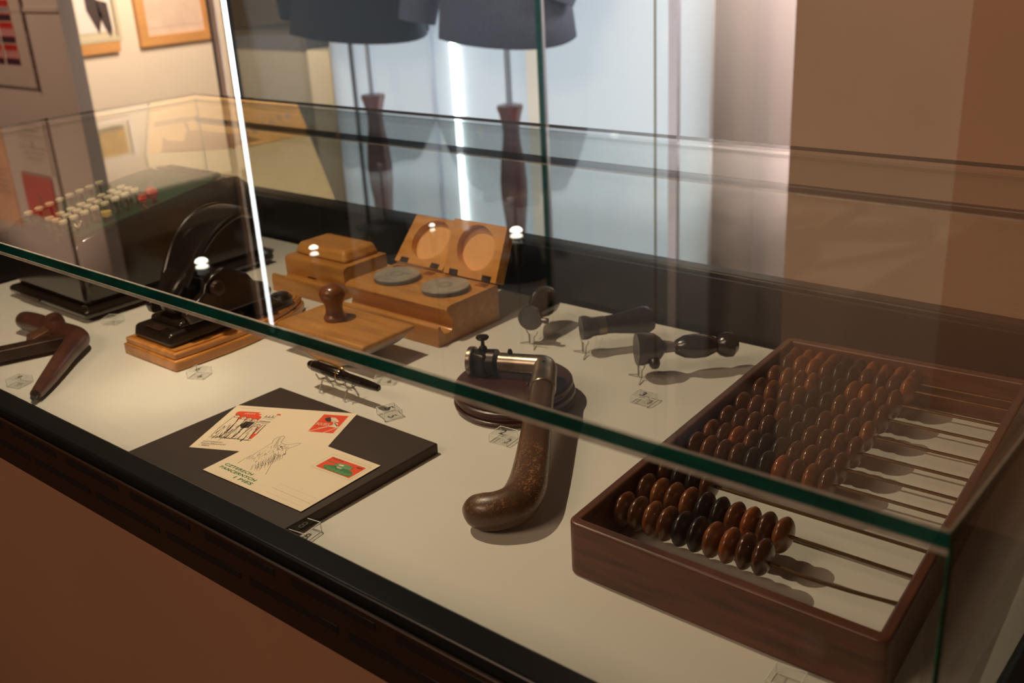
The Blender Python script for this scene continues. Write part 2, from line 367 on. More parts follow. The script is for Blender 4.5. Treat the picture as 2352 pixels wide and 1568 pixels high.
# glazed panel of little red and blue figures on the left partition
t_ = thing('poster_panel', 'glazed panel of small red and blue figures on the left partition', 'poster', (-4.77, 2.178, -.018))
obj('backing', box(BM(), -4.99, -4.552, 2.172, 2.177, -.018, .60), 'sheet_beige', t_, world=True)
fb = obj('edge_strip', box(BM(), -4.556, -4.548, 2.164, 2.177, -.03, 1.6), 'print_grey', t_, world=True)
obj('bottom_strip', box(BM(), -4.99, -4.546, 2.170, 2.177, -.026, -.018), 'print_grey', t_, world=True)
for k in range(6):
    for r_ in range(5):
        x = -4.862 + k * .0325 + (0 if k > 1 else -.02); z = .075 + r_ * .094
        c_ = obj('figure_card', box(BM(), x, x + .029, 2.170, 2.1718, z, z + .088), 'print_red', t_, world=True)
        obj('figure_torso', prism(BM(), [(x + .008, z + .03), (x + .020, z + .03), (x + .018, z + .062), (x + .010, z + .062)], 0, .001, Matrix(((1, 0, 0, 0), (0, 0, 1, 2.1688), (0, 1, 0, 0), (0, 0, 0, 1)))), 'print_white', c_, world=True)
        obj('figure_base', box(BM(), x + .002, x + .027, 2.1686, 2.170, z + .002, z + .026), 'navy', c_, world=True)
t_ = thing('orange_notice', 'orange text notice at the far left of the partition', 'notice', (-5.1, 2.178, .75))
obj('sheet', box(BM(), -5.30, -5.035, 2.172, 2.1775, .70, 1.20), 'sheet_orange', t_, world=True)
for k in range(5): obj('text_line', box(BM(), -5.27, -5.06 - .02 * (k % 2), 2.1715, 2.172, .93 + k * .028, .936 + k * .028), 'print_dark', t_, world=True)
t_ = thing('text_notice', 'beige notice with a small tower emblem above the red card', 'notice', (-4.73, 2.178, .68))
obj('sheet', box(BM(), -4.87, -4.60, 2.172, 2.1775, .66, .918), 'sheet_beige', t_, world=True)
for k, wd in enumerate((.09, .07, .11, .0, .12, .10, .08)):
    if wd: obj('text_line', box(BM(), -4.735 - wd, -4.735 + wd, 2.1715, 2.172, .69 + k * .026, .697 + k * .026), 'print_grey', t_, world=True)
obj('emblem', prism(BM(), [(-4.75, .768), (-4.72, .768), (-4.73, .775), (-4.733, .80), (-4.737, .80), (-4.74, .775)], 0, .001, Matrix(((1, 0, 0, 0), (0, 0, 1, 2.171), (0, 1, 0, 0), (0, 0, 0, 1)))), 'print_dark', t_, world=True)
t_ = thing('red_card', 'plain red card with a small dark tower emblem on the partition', 'card', (-4.77, 2.178, .93))
obj('sheet', box(BM(), -4.915, -4.63, 2.168, 2.1775, .928, 1.128), 'print_red', t_, world=True)
obj('emblem', prism(BM(), [(-4.79, 1.03), (-4.75, 1.03), (-4.765, 1.04), (-4.768, 1.08), (-4.772, 1.08), (-4.775, 1.04)], 0, .001, Matrix(((1, 0, 0, 0), (0, 0, 1, 2.167), (0, 1, 0, 0), (0, 0, 0, 1)))), 'print_dark', t_, world=True)

# grey showcase far behind on the left
t_ = thing('grey_showcase', 'low grey showcase with a dark band at the back left', 'display case', (-4.9, 3.8, G))
obj('body', box(BM(), -5.18, -4.33, 3.64, 4.4, G, -.02), 'grey_paint', t_, world=True)
obj('band', box(BM(), -5.19, -4.50, 3.63, 4.41, -.02, .075), 'dark_grey', t_, world=True)
obj('side_panel', box(BM(), -4.50, -4.32, 3.63, 3.64, G, -.02), 'panorama_pale', t_, world=True)
obj('backdrop', box(BM(), -5.18, -4.30, 4.42, 4.44, .07, .9), 'cream_wall', t_, world=True)
tag(obj('small_figurine', tube(BM(), smooth_path([(-5.02, 3.9, .17, .012), (-4.98, 3.9, .19, .02), (-4.92, 3.9, .185, .022), (-4.86, 3.9, .2, .014)], 4)), 'print_grey'), 'small dark shape lying in the grey showcase', 'figurine')

# slanted panorama board behind the left end of the case
t_ = thing('panorama_board', 'slanted tan and cream panorama board behind the left end of the case', 'sign', (-2.1, 1.45, 0))
def bx_(z): return -2.05 - .444 * (z - .014)
def board(name, poly, off, th, m_):
    b = BM(); n_ = Vector((1, 0, .444)).normalized(); a = []; c_ = []
    for y, z in poly:
        p_ = Vector((bx_(z), y, z)) + n_ * off; a.append(b.verts.new(p_ - n_ * th)); c_.append(b.verts.new(p_))
    b.faces.new(a[::-1]); b.faces.new(c_); n = len(a)
    for i in range(n): j = (i + 1) % n; b.faces.new((a[i], a[j], c_[j], c_[i]))
    return obj(name, b, m_, t_, world=True)
board('backing', [(1.16, -.10), (1.645, -.10), (1.645, .014), (1.644, .134), (1.50, .166), (1.356, .195), (1.26, .196), (1.20, .09)], 0, .015, 'panorama_pale')
pic = board('panorama_print', [(1.645, .060), (1.644, .133), (1.50, .165), (1.356, .194), (1.262, .195), (1.206, .092), (1.236, .088), (1.30, .079), (1.38, .068), (1.50, .061)], .0015, .001, 'panorama_tan')
for poly, mm_ in (([(1.236, .089), (1.254, .118), (1.262, .108), (1.285, .104), (1.30, .101), (1.313, .118), (1.335, .12), (1.394, .104), (1.45, .09), (1.50, .07), (1.40, .068), (1.30, .08)], 'panorama_brown'),
                  ([(1.24, .140), (1.36, .138), (1.36, .148), (1.25, .152)], 'panorama_brown'), ([(1.318, .118), (1.326, .118), (1.326, .14), (1.318, .14)], 'panorama_brown')):
    o_ = board('panorama_shape', poly, .003, .001, mm_)
for k in range(7):
    y = 1.44 + k * .027; z = .085 + .004 * k + .004 * (k % 2)
    board('panorama_spot', circ(y, z, .008, 10, .007), .003, .001, 'panorama_lilac')
obj('leg', box(BM(), -2.12, -2.08, 1.38, 1.42, G, .0), 'dark_grey', t_, world=True)

# ---------------------------------------------------------------- tall vitrine
VX0, VX1, VY0, VY1, VZ = -3.56, -1.524, 2.5, 2.98, 1.55
t_ = thing('tall_vitrine', 'tall lit glass vitrine with pale back panel holding the uniforms', 'display case', (-2.5, 2.7, G))
obj('plinth', box(BM(), VX0, VX1, VY0, VY1, G, G + .12), 'white_panel', t_, world=True)
obj('back_panel', box(BM(), VX0 + .02, -1.69, VY1, VY1 + .02, G + .12, VZ), 'white_panel', t_, world=True)
obj('top_board', box(BM(), VX0, VX1, VY0, VY1, VZ, VZ + .04), 'alu', t_, world=True)
obj('left_glass', box(BM(), VX0, VX0 + .008, VY0 + .01, VY1, G + .12, VZ), 'glass', t_, world=True)
obj('right_glass', box(BM(), VX1 - .008, VX1, VY0 + .01, VY1, G + .12, VZ), 'glass', t_, world=True)
obj('front_glass', box(BM(), VX0, -2.0, VY0 - .008, VY0, G + .12, VZ), 'glass', t_, world=True)
obj('front_glass', box(BM(), -1.99, VX1, VY0 - .008, VY0, G + .12, VZ), 'glass', t_, world=True)
obj('glass_joint', box(BM(), -2.003, -1.986, VY0 - .014, VY0 + .004, G + .12, 1.212), 'glass_edge', t_, world=True, label='dark green glass edge')
obj('glass_joint', box(BM(), -1.988, -1.980, VY0 - .010, VY0, G + .12, 1.212), 'alu', t_, world=True)
obj('corner_profile', box(BM(), VX1 - .018, VX1 + .010, VY0 - .014, VY0 + .004, G + .12, VZ), 'profile_highlight', t_, world=True, label='corner profile with painted pale highlight')
obj('corner_profile', box(BM(), -1.596, -1.592, VY0 - .002, VY0 + .004, G + .12, VZ), 'grey_paint', t_, world=True)
obj('corner_profile', box(BM(), -3.676, -3.668, VY0 - .01, VY0 + .004, G + .12, VZ), 'dark_grey', t_, world=True)
obj('corner_profile', box(BM(), -3.664, -3.628, VY0 - .005, VY0 + .002, G + .12, VZ), 'print_pink', t_, world=True)
obj('light_strip', box(BM(), -3.562, -3.543, VY0 - .012, VY0 + .004, -.75, VZ), 'led', t_, world=True, label='glowing white light strip')
obj('strip_shield', box(BM(), -3.566, -3.539, VY0 + .0045, VY0 + .0085, -.76, VZ), 'dark_grey', t_, world=True)  # shield added to block the strip's light from the vitrine interior
obj('strip_shield', box(BM(), -3.5425, -3.5400, VY0 - .011, VY0 + .0045, -.76, VZ), 'dark_grey', t_, world=True)
obj('light_strip', box(BM(), -2.811, -2.797, VY1 - .02, VY1 - .004, -.70, .33), 'led', t_, world=True, label='glowing white light strip')
obj('panel_seam', box(BM(), -2.935, -2.920, VY1 - .014, VY1, -.76, 1.5), 'alu', t_, world=True)
obj('panel_seam', box(BM(), -3.405, -3.395, VY1 - .014, VY1, -.76, 1.5), 'dark_grey', t_, world=True)
obj('panel_seam', box(BM(), -2.445, -2.385, VY1 - .010, VY1, -.76, 1.5), 'cream_wall', t_, world=True, label='cream upright strip')

def jacket(name, label, cx, y, half, zh, mm_, sl, sr):
    t_ = thing(name, label, 'jacket', (cx, y, zh))
    b = BM(); rings = []
    prof = [(zh, 1.0, .17), (zh + .12, .94, .165), (zh + .28, .80, .15), (zh + .42, .80, .15), (zh + .58, .82, .14), (zh + .66, .66, .11), (zh + .70, .28, .07)]
    n = 36
    for z, s_, d_ in prof:
        rg = []
        for k in range(n):
            a = 2 * PI * k / n; wv = 1 + (.02 * math.sin(5 * a + cx) if z < zh + .3 else 0)
            rg.append(b.verts.new((cx + half * s_ * wv * math.cos(a), y + d_ * wv * math.sin(a), z + (.012 * math.sin(2 * a) if z == zh else 0))))
        rings.append(rg)
    for p_, q_ in zip(rings, rings[1:]):
        for k in range(n): j = (k + 1) % n; b.faces.new((p_[k], p_[j], q_[j], q_[k]))
    b.faces.new(rings[-1])
    o_ = obj('body', b, mm_, t_, world=True)
    sd = o_.modifiers.new('thick', 'SOLIDIFY'); sd.thickness = .006; sd.offset = -1
    for sx, end in ((-1, sl), (1, sr)):
        pts = [(cx + sx * half * .55, y, zh + .62, .075), (cx + sx * half * .86, y, zh + .45, .075), ((cx + sx * half * 1.05 + end[0]) / 2, y - .02, zh + .25, .07), (end[0], y - .05, end[1], .062)]
        s_ = obj('sleeve', tube(BM(), smooth_path([p_ + (p_[3] * 1.15,) for p_ in pts], 5), 16), mm_, t_, world=True)
    obj('collar', tube(BM(), smooth_path([(cx - .08, y + .03, zh + .71, .02), (cx - .07, y - .06, zh + .70, .02), (cx, y - .09, zh + .66, .02), (cx + .07, y - .06, zh + .70, .02), (cx + .08, y + .03, zh + .71, .02)], 4), 8), mm_, t_, world=True)
    for k in range(4): obj('button', lathe(BM(), [(0, 0), (.012, 0), (.009, .006), (0, .007)], aim((cx, y - .155, zh + .2 + k * .12), (cx, y - .3, zh + .2 + k * .12)), 10), 'gold', t_, world=True)
    return t_
jacket('navy_jacket', 'dark navy uniform jacket on the left stand in the vitrine', -3.197, 2.84, .362, .153, 'navy', (-3.50, .230), (-2.84, .230))
jacket('slate_jacket', 'slate blue uniform jacket on the right stand in the vitrine', -2.323, 2.72, .269, .167, 'slate', (-2.685, .230), (-2.075, .30))
def stand(label, x):
    t_ = thing('garment_stand', label, 'stand', (x, 2.78, G + .12), group=None)
    obj('pole', rodz(BM(), (x, 2.78, -.07), (x, 2.78, .84), .013, 16), 'alu', t_, world=True)
    pr = [(.0, -.760), (.11, -.758), (.115, -.74), (.05, -.72), (.042, -.70), (.037, -.66), (.033, -.60), (.034, -.54), (.040, -.47), (.048, -.40), (.050, -.34), (.044, -.26), (.033, -.19), (.030, -.15), (.034, -.12), (.042, -.085), (.048, -.068), (.046, -.058), (.030, -.054), (0, -.054)]
    obj('turned_post', lathe(BM(), pr, Matrix.Translation((x, 2.78, 0)), 28), 'mahogany', t_, world=True)
    return t_
stand('chrome and dark mahogany turned stand under the navy jacket', -3.075)
stand('chrome and reddish mahogany turned stand under the slate jacket', -2.372)
for x, lab in ((-3.075, 'dark peaked cap above the navy jacket'), (-2.372, 'dark peaked cap above the slate jacket')):
    t_ = thing('peaked_cap', lab, 'cap', (x, 2.78, 1.08))
    obj('crown', lathe(BM(), [(.0, 1.08), (.085, 1.08), (.09, 1.12), (.095, 1.13), (.135, 1.165), (.13, 1.18), (.06, 1.195), (0, 1.197)], Matrix.Translation((x, 2.78, 0)), 28), 'navy', t_, world=True)
    obj('visor', prism(BM(), [(x - .08, 2.74), (x - .06, 2.67), (x, 2.64), (x + .06, 2.67), (x + .08, 2.74)], 1.075, 1.083), 'iron', t_, world=True)
    obj('badge', lathe(BM(), [(0, 0), (.018, 0), (.012, .008), (0, .01)], aim((x, 2.69, 1.13), (x, 2.6, 1.13)), 12), 'gold', t_, world=True)
    st = obj('support_rod', rodz(BM(), (x, 2.78, .84), (x, 2.78, 1.09), .004), 'dark_grey', t_, world=True)
    st['label'] = 'thin dark rod'

# hanging track spotlights (their lit faces show as mirror images in the glass top)
def track_spot(label, loc, r_, s_=1):
    t_ = thing('track_spotlight', label, 'spotlight', loc)
    x, y, z = loc
    obj('housing', lathe(BM(), [(r_ * .7, .09), (r_ * 1.15, .02), (r_ * 1.15, 0), (r_ * .95, 0), (r_ * .9, .01), (0, .01)], Matrix.Translation(loc), 20), 'black_metal', t_, world=True)
    obj('lamp_face', lathe(BM(), [(0, -r_ * .45), (r_ * .45, -r_ * .38), (r_ * .8, -r_ * .15), (r_ * .9, .005), (r_ * .9, .009), (0, .009)], Matrix.Translation(loc), 20), 'lamp_face', t_, world=True)
    obj('drop_rod', rodz(BM(), (x, y, z + .08), (x, y, 2.35), .0012), 'black_metal', t_, world=True)
track_spot('hanging spotlight right above the display case', (-1.10, .60, .975), .035)
track_spot('hanging spotlight over the left end of the vitrine', (-2.423, 1.5, .793), .020)
track_spot('hanging spotlight in front of the vitrine', (-1.925, 1.5, .680), .012)
track_spot('hanging spotlight near the vitrine joint', (-1.707, 2.0, .730), .019)
track_spot('tiny hanging spotlight before the slate jacket', (-2.322, 2.3, .872), .010)
tag(obj('ceiling_track', box(BM(), -3.6, -1.2, -.57, -.53, 2.30, 2.35), 'dark_grey'), 'dark ceiling track above the display case', 'light track')

# ---------------------------------------------------------------- low display case
X0, X1, Y0, Y1, ZT = -1.747, -.1086, .4036, 1.129, .251
RZ = .079
FASCIA_STRIPS = [(-.891 + .1115 * k, -.800 + .1115 * k, .0610) for k in range(-4, 6)] + [(-.960 + .1160 * k, -.856 + .1160 * k, .0395) for k in range(-3, 6)]
cs = thing('display_case', 'low glass display case with black metal rails holding the office objects', 'display case', ((X0 + X1) / 2, (Y0 + Y1) / 2, G))
def part(name, bm, m_, **k): return obj(name, bm, m_, cs, world=True, **k)
part('display_floor', box(BM(), X0 + .02, X1 - .022, Y0 + .012, 1.105, -.012, 0), 'display_board', label='cream display board')
part('underframe', box(BM(), X0, X1, Y0, Y1, -.05, -.013), 'black_metal')
part('pedestal_top', box(BM(), X0 - .02, X1 + .02, Y0 - .0185, Y0 - .0005, -.0500, .0175), 'plinth')
part('front_rail', box(BM(), X0 - .028, X1 + .028, Y0 - .026, Y0 - .0005, .018, RZ), 'black_metal', bevel=.003)
part('front_fascia', box(BM(), X0 - .030, X1 + .030, Y0 - .030, Y0 - .0265, .016, RZ - .010), 'brown_metal', bevel=.001)
for _x0, _x1, _z in FASCIA_STRIPS:
    part('fascia_strip', box(BM(), _x0, _x1, Y0 - .0304, Y0 - .0298, _z - .0035, _z + .0035), 'black_metal', bevel=.0003)  # staggered dark strips laid on the fascia
part('back_rail', box(BM(), X0 - .028, X1 + .028, Y1 + .0005, Y1 + .026, -.02, RZ), 'black_metal', bevel=.003)
part('left_rail', box(BM(), X0 - .028, X0 - .0005, Y0 - .0005, Y1 + .0005, -.02, RZ), 'black_metal', bevel=.003)
part('right_rail', box(BM(), X1 + .0005, X1 + .028, Y0 - .0005, Y1 + .0005, -.02, RZ), 'black_metal', bevel=.003)
part('inner_liner', box(BM(), X0 + .0085, X1 - .0085, Y1 - .0135, Y1 - .0085, -.012, RZ - .004), 'black_metal')
part('inner_liner', box(BM(), X0 + .0085, X0 + .0135, Y0 + .01, Y1 - .014, -.012, RZ - .004), 'black_metal')
g = .008
part('top_pane', box(BM(), X0, X1, Y0, Y1, ZT - g, ZT), 'glass', smooth=0)
part('front_pane', box(BM(), X0, X1, Y0, Y0 + g, 0, ZT - g - .0004), 'glass', smooth=0)
part('back_pane', box(BM(), X0, X1, Y1 - g, Y1, 0, ZT - g - .0004), 'glass', smooth=0)
part('left_pane', box(BM(), X0, X0 + g, Y0 + g + .0004, Y1 - g - .0004, 0, ZT - g - .0004), 'glass', smooth=0)
part('right_pane', box(BM(), X1 - g, X1, Y0 + g + .0004, Y1 - g - .0004, 0, ZT - g - .0004), 'glass', smooth=0)
e = .0004
part('rear_bar', tube(BM(), [(X0 + .010, Y1 - g - .0050, .2045, .0048, .0042), (X1 - .010, Y1 - g - .0050, .2045, .0048, .0042)], 12, side=(0, 0, 1)), 'black_metal', label='thin black bar along the back glass')
part('rear_bar_strip', box(BM(), X0 + .010, X1 - .010, Y1 - g - .0060, Y1 - g - .0010, .1968, .1990), 'glass_bevel')
part('glass_edge', box(BM(), X0, X1, Y0 - e, Y0, ZT - g, ZT), 'glass_edge', smooth=0, label='dark green front edge of the glass top')
part('glass_edge', box(BM(), X1, X1 + e, Y0, Y1, ZT - g, ZT), 'glass_edge', smooth=0)
part('glass_edge', box(BM(), X1, X1 + e, Y0 - e, Y0 + g, RZ - .03, ZT - g), 'glass_edge_upright', smooth=0, label='dark green upright edge of the front glass')
part('glass_edge', box(BM(), X0, X1, Y1, Y1 + e, ZT - g * .55, ZT), 'dark_grey', smooth=0)
part('glass_edge', box(BM(), X0 - e, X0, Y0, Y1, ZT - g * .55, ZT), 'dark_grey', smooth=0)
part('glass_edge', box(BM(), X1 - .0018, X1 - .0002, Y1 - .0018, Y1, 0, ZT - g), 'glass_edge', smooth=0)
part('glass_edge', box(BM(), X0 + .0002, X0 + .0016, Y1 - .0018, Y1, 0, ZT - g), 'dark_grey', smooth=0)
part('glass_bevel', box(BM(), X0, X1, Y0 - e, Y0 + .0012, ZT - g - .0034, ZT - g - .0006), 'glass_bevel', smooth=0, label='bright polished bevel')
part('glass_bevel', box(BM(), X0, X1, Y0 + .0002, Y0 + .0022, ZT, ZT + .0003), 'glass_bevel', smooth=0)
part('glass_bevel', box(BM(), X1 - .0012, X1, Y0, Y1, ZT, ZT + .0003), 'glass_bevel', smooth=0)
part('pedestal', box(BM(), X0 - .02, X1 + .02, Y0 - .018, Y1 + .018, G, -.0505), 'plinth')

# ---------------------------------------------------------------- abacus
ab = thing('abacus', 'reddish wooden abacus of brown and black beads on brass rods', 'abacus', (-.32, .8, 0))
NL, NR, FR, FL = (-.452, .573), (-.184, .573), (-.222, 1.058), (-.4815, 1.040)
def q(u, v):  # u 0..1 along the near side, v 0..1 away
    a = [NL[i] * (1 - u) + NR[i] * u for i in (0, 1)]; b = [FL[i] * (1 - u) + FR[i] * u for i in (0, 1)]
    return (a[0] * (1 - v) + b[0] * v, a[1] * (1 - v) + b[1] * v)
H = .050; tu = .034; tv = .0225
def loop(u0, v0, ru, n=6):
    """rounded rectangle in (u, v), corner radius in metres"""
    out = []
    for (cu, cv, a0) in ((1 - u0, v0, -90), (1 - u0, 1 - v0, 0), (u0, 1 - v0, 90), (u0, v0, 180)):
        for k in range(n + 1):
            a = math.radians(a0 + 90 * k / n)
            du = ru / .268; dv = ru / .47
            uu = cu + (-du if cu > .5 else du) + du * math.cos(a); vv = cv + (-dv if cv > .5 else dv) + dv * math.sin(a)
            out.append(q(uu, vv))
    return out
b = BM(); lo = loop(0, 0, .0095); li = loop(tu, tv, .0008)
rings = [[b.verts.new((*p_, z_)) for p_ in lp] for lp, z_ in ((lo, 0.0002), (lo, H), (li, H), (li, 0.0002))]
for a_, c_ in zip(rings, rings[1:] + rings[:1]):
    for k in range(len(a_)): j_ = (k + 1) % len(a_); b.faces.new((a_[k], a_[j_], c_[j_], c_[k]))
obj('frame', b, 'abacus_wood', ab, world=True, bevel=.0022, seg=3)
beadm = {}
def bead_mesh(key):
    if key not in beadm:
        b = BM(); R_, T_ = .0156, .0072
        rs = (.16, .3, .45, .6, .72, .82, .9, .955, .985, 1)
        up = [(R_ * r_, T_ * (1 - r_ ** 2.1) ** .56) for r_ in rs]
        pr = [(x_, -z_) for x_, z_ in up[:-1]] + [(R_, -.0005), (R_, .0005)] + up[:-1][::-1]
        lathe(b, pr, Matrix.Rotation(PI / 2, 4, 'Y'), 26)
        me = bpy.data.meshes.new('bead'); bmesh.ops.recalc_face_normals(b, faces=b.faces); b.to_mesh(me); b.free()
        for f in me.polygons: f.use_smooth = True
        me.materials.append(M[key]); beadm[key] = me
    return beadm[key]
ys = [.643, .680, .718, .776, .808, .845, .882, .925, .964, 1.003, 1.036]
for i, y in enumerate(ys):
    v = (y - .573) / (1.045 - .573); v = min(v, .955)
    a = q(tu * .9, v); b_ = q(1 - tu * .9, v); z = .032
    d_ = Vector((b_[0] - a[0], b_[1] - a[1], 0)); Ld = d_.length; d_.normalize()
    # rods bow a little
    sag = -.004 if i == 0 else 0
    pts = [(a[0] + d_.x * Ld * s_, a[1] + d_.y * Ld * s_ + (sag * 1.0 * math.sin(PI * max(0, s_ - .4) / .6) * .6), z + sag * math.sin(PI * max(0, s_ - .35) / .65), .0016) for s_ in [k / 12 for k in range(13)]]
    rod = obj('rod', tube(BM(), pts, 8), 'brass_rod', ab, world=True)
    nb = 4 if i == 2 else 10
    blk = (1, 2) if i == 2 else (4, 5)
    x = a[0] + .0078 + (.001 if i else 0)
    for k in range(nb):
        if k in blk: key = 'bead_black'
        else:
            dark = .62 if i in (3, 4, 5) else .18
            key = 'bead3' if random.random() < dark * .5 else random.choice(['bead0', 'bead1', 'bead2', 'bead0'] if random.random() > dark else ['bead1', 'bead3'])
        me = bead_mesh(key)
        o_ = bpy.data.objects.new('bead', me); C.objects.link(o_); o_.parent = rod
        fr_ = (x - a[0]) / Ld
        o_.location = Vector((x, a[1] + d_.y * (x - a[0]), z - .0005)) - ab.location
        o_.rotation_euler = (random.uniform(0, 6), random.uniform(-.05, .05), random.uniform(-.05, .05))
        if i == 0: o_.location.z += -.0005
        x += .01445 + random.uniform(-.0002, .0004)

# ---------------------------------------------------------------- dark folder board and postcards
fo = thing('backing_board', 'dark brown square board lying under the two postcards', 'board', (-.82, .55, 0))
P_ = [(-.955, .455), (-.690, .455), (-.691, .666), (-.951, .6655)]
obj('board', hexa(BM(), [(*a, .0004) for a in P_], [(*a, .0118) for a in P_]), 'folder', fo, world=True, bevel=.0015)
def postcard(name, label, o_, ang, z):
    c_ = thing(name, label, 'postcard', (o_[0], o_[1], z), ang)
    obj('card', box(BM(), 0, .149, 0, .1045, 0, .0004), 'card', c_)
    return c_
LV = {'n': 0}
def pr_poly(c_, name, pts, mm_, lv):
    bm = BM(); vs = [bm.verts.new((x / 1000, y / 1000, .0004 + lv * .00004)) for x, y in pts]; bm.faces.new(vs)
    bmesh.ops.triangulate(bm, faces=bm.faces)
    return obj(name, bm, mm_, c_, smooth=0)
def pr_lines(c_, name, segs, mm_, lv):
    """segs: (x0,y0,x1,y1,width)"""
    bm = BM(); z = .0004 + lv * .00004
    for x0, y0, x1, y1, w_ in segs:
        d = Vector((x1 - x0, y1 - y0)); 
        if d.length < 1e-4: continue
        n_ = Vector((-d.y, d.x)).normalized() * w_ / 2
        bm.faces.new([bm.verts.new((a / 1000, b / 1000, z)) for a, b in ((x0 + n_.x, y0 + n_.y), (x0 - n_.x, y0 - n_.y), (x1 - n_.x, y1 - n_.y), (x1 + n_.x, y1 + n_.y))])
    return obj(name, bm, mm_, c_, smooth=0)
def pr_text(c_, name, s_, x, y, w_, h_, mm_, lv=4, **k):
    me = text_mesh(s_, w_ / 1000, h_ / 1000, Matrix.Translation((x / 1000, y / 1000, .0004 + lv * .00004)), 0, **k)
    return obj(name, me, mm_, c_, smooth=0)
def chain(pts, w_): return [(a[0], a[1], b[0], b[1], w_ * 1.35) for a, b in zip(pts, pts[1:])]
rnd = random.Random(3)
# upper card
c1 = postcard('postcard', 'cream postcard with red and black drawing of men and a red stamp', (-.9061, .5086), .4373, .0120)
pr_poly(c1, 'red_print', [(9.2, 82), (9.3, 88.5), (12, 90), (37.3, 90.5), (36, 87), (41, 86), (39, 82), (43, 81), (44.3, 77.2), (43.8, 70), (30, 66), (16.5, 66), (12, 70), (14, 74), (10, 76), (12, 79)], 'card_red', 1)
pr_poly(c1, 'red_print', [(57.8, 63.1), (59.3, 42.2), (58.5, 27.5), (50, 28), (46, 34), (52, 44), (53.5, 56), (54.5, 63)], 'card_red', 1)
pr_lines(c1, 'white_print', [(20 + k * 3, 84, 23 + k * 2.2, 87.5, .8) for k in range(5)], 'card', 2)
for hx, hy in ((14.7, 77.0), (24.5, 74.2), (32.3, 72.5), (39.8, 70.8), (49.5, 58.3)):
    o_ = pr_poly(c1, 'head_print', circ(hx, hy, 3.0, 12, 3.4), 'card', 2)
    pr_lines(c1, 'ink_lines', chain(circ(hx, hy, 3.0, 12, 3.4)[:9], .45) + [(hx - 3, hy + 1.5, hx + 3, hy + 2.5, .8), (hx - 1, hy - .5, hx + 1, hy - .8, .5)], 'card_dark', 3)
bodies = [[(11, 74), (18, 74), (21, 62), (23, 45), (22, 27), (17, 27), (10, 28), (9, 50)], [(20, 71), (28, 71), (30, 55), (28, 27), (22, 27), (22, 50)], [(29, 70), (36, 70), (37, 50), (35, 26), (29, 26)], [(36, 68), (45, 68), (44, 50), (43, 26), (36, 26)], [(45, 56), (52, 56), (54, 40), (56, 24), (44, 24), (43, 40)]]
for bd in bodies: pr_poly(c1, 'figure_print', bd, 'card', 2)
sg = []
for bd in bodies: sg += chain(bd + [bd[0]], .55)
for k in range(60):
    x = rnd.uniform(11, 54); y = rnd.uniform(28, 60); sg.append((x, y, x + rnd.uniform(-2, 1.5), y - rnd.uniform(4, 12), rnd.choice((.35, .5, .9))))
for k in range(12): x = 9 + k * 4.2; sg.append((x, 25 + rnd.uniform(-1, 1), x + 4.5, 25 + rnd.uniform(-1, 1), .8))
pr_lines(c1, 'ink_lines', sg, 'card_dark', 3)
pr_poly(c1, 'dark_print', [(31, 67), (43, 66), (42, 52), (34, 50), (29, 57)], 'card_dark', 3)
pr_poly(c1, 'arch_print', [(46, 80), (60, 79), (60, 62), (58, 62), (58, 40), (54.5, 40), (54.5, 63), (46, 64)], 'card', 2)
pr_lines(c1, 'ink_lines', [(46, 80, 60, 79, .8), (46, 76, 60, 75, .5), (46, 70, 60, 69, .9), (46, 66, 59, 64.5, .6), (55, 62, 55, 40, .5), (58, 62, 58.3, 40, .9), (48, 80, 48.5, 84, 1), (52, 80, 52.3, 84, 1), (56, 80, 56, 85, 1), (58, 79, 60, 88, .4)] + [(46 + k * 1.6, 67, 46.6 + k * 1.6, 70, .5) for k in range(9)], 'card_dark', 4)
pr_poly(c1, 'flag_print', [(58, 87), (63.5, 86), (63, 89.5), (59, 90)], 'card_red', 2)
pr_text(c1, 'lettering', 'CZTERECH', 8.4, 13.6, 22.5, 2.6, 'card_dark')
pr_text(c1, 'lettering', 'PANCERNYCH', 8.4, 9.2, 29, 2.6, 'card_dark')
pr_text(c1, 'lettering', 'I PIES', 8.4, 4.8, 12, 2.6, 'card_dark')
pr_text(c1, 'lettering', 'KARTKA POCZTOWA', 8.3, 97.4, 30, 1.4, 'ink_grey', spacing=1.2)
pr_poly(c1, 'stamp', [(112, 54.4), (141.9, 54.2), (141.9, 97), (112, 96.8)], 'card_red', 1)
pr_lines(c1, 'white_print', [(112.3, 55, 131, 70, 1.1), (130.5, 54.5, 143, 70.5, 1.1), (131, 80, 141.9, 68.5, 1.1), (120, 64, 134, 73, .5)], 'card', 2)
pr_poly(c1, 'white_print', [(129, 69), (141, 67), (138.5, 73), (138, 77), (132, 78), (133, 72.5)], 'card', 2)
pr_poly(c1, 'ink_print', [(117.5, 88), (123, 90.5), (126, 85), (128, 79.5), (123, 80), (119, 84)], 'card_dark', 3)
pr_poly(c1, 'white_print', [(123, 90), (129, 90.5), (135, 84), (137, 81.5), (133, 80), (127, 80.5), (125.5, 86)], 'card', 3)
pr_lines(c1, 'ink_lines', [(126 + k * 1.6, 81, 127 + k * 1.6, 83.5, .5) for k in range(5)] + [(116, 93, 124, 89, .4), (125, 87, 131, 88, .5)], 'card_dark', 4)
pr_text(c1, 'lettering', 'POLSKA', 114, 70.2, 15.5, 6.0, 'card', 4)
pr_text(c1, 'lettering', '40 GR', 114.5, 67.8, 8, 1.4, 'card_dark', 4)
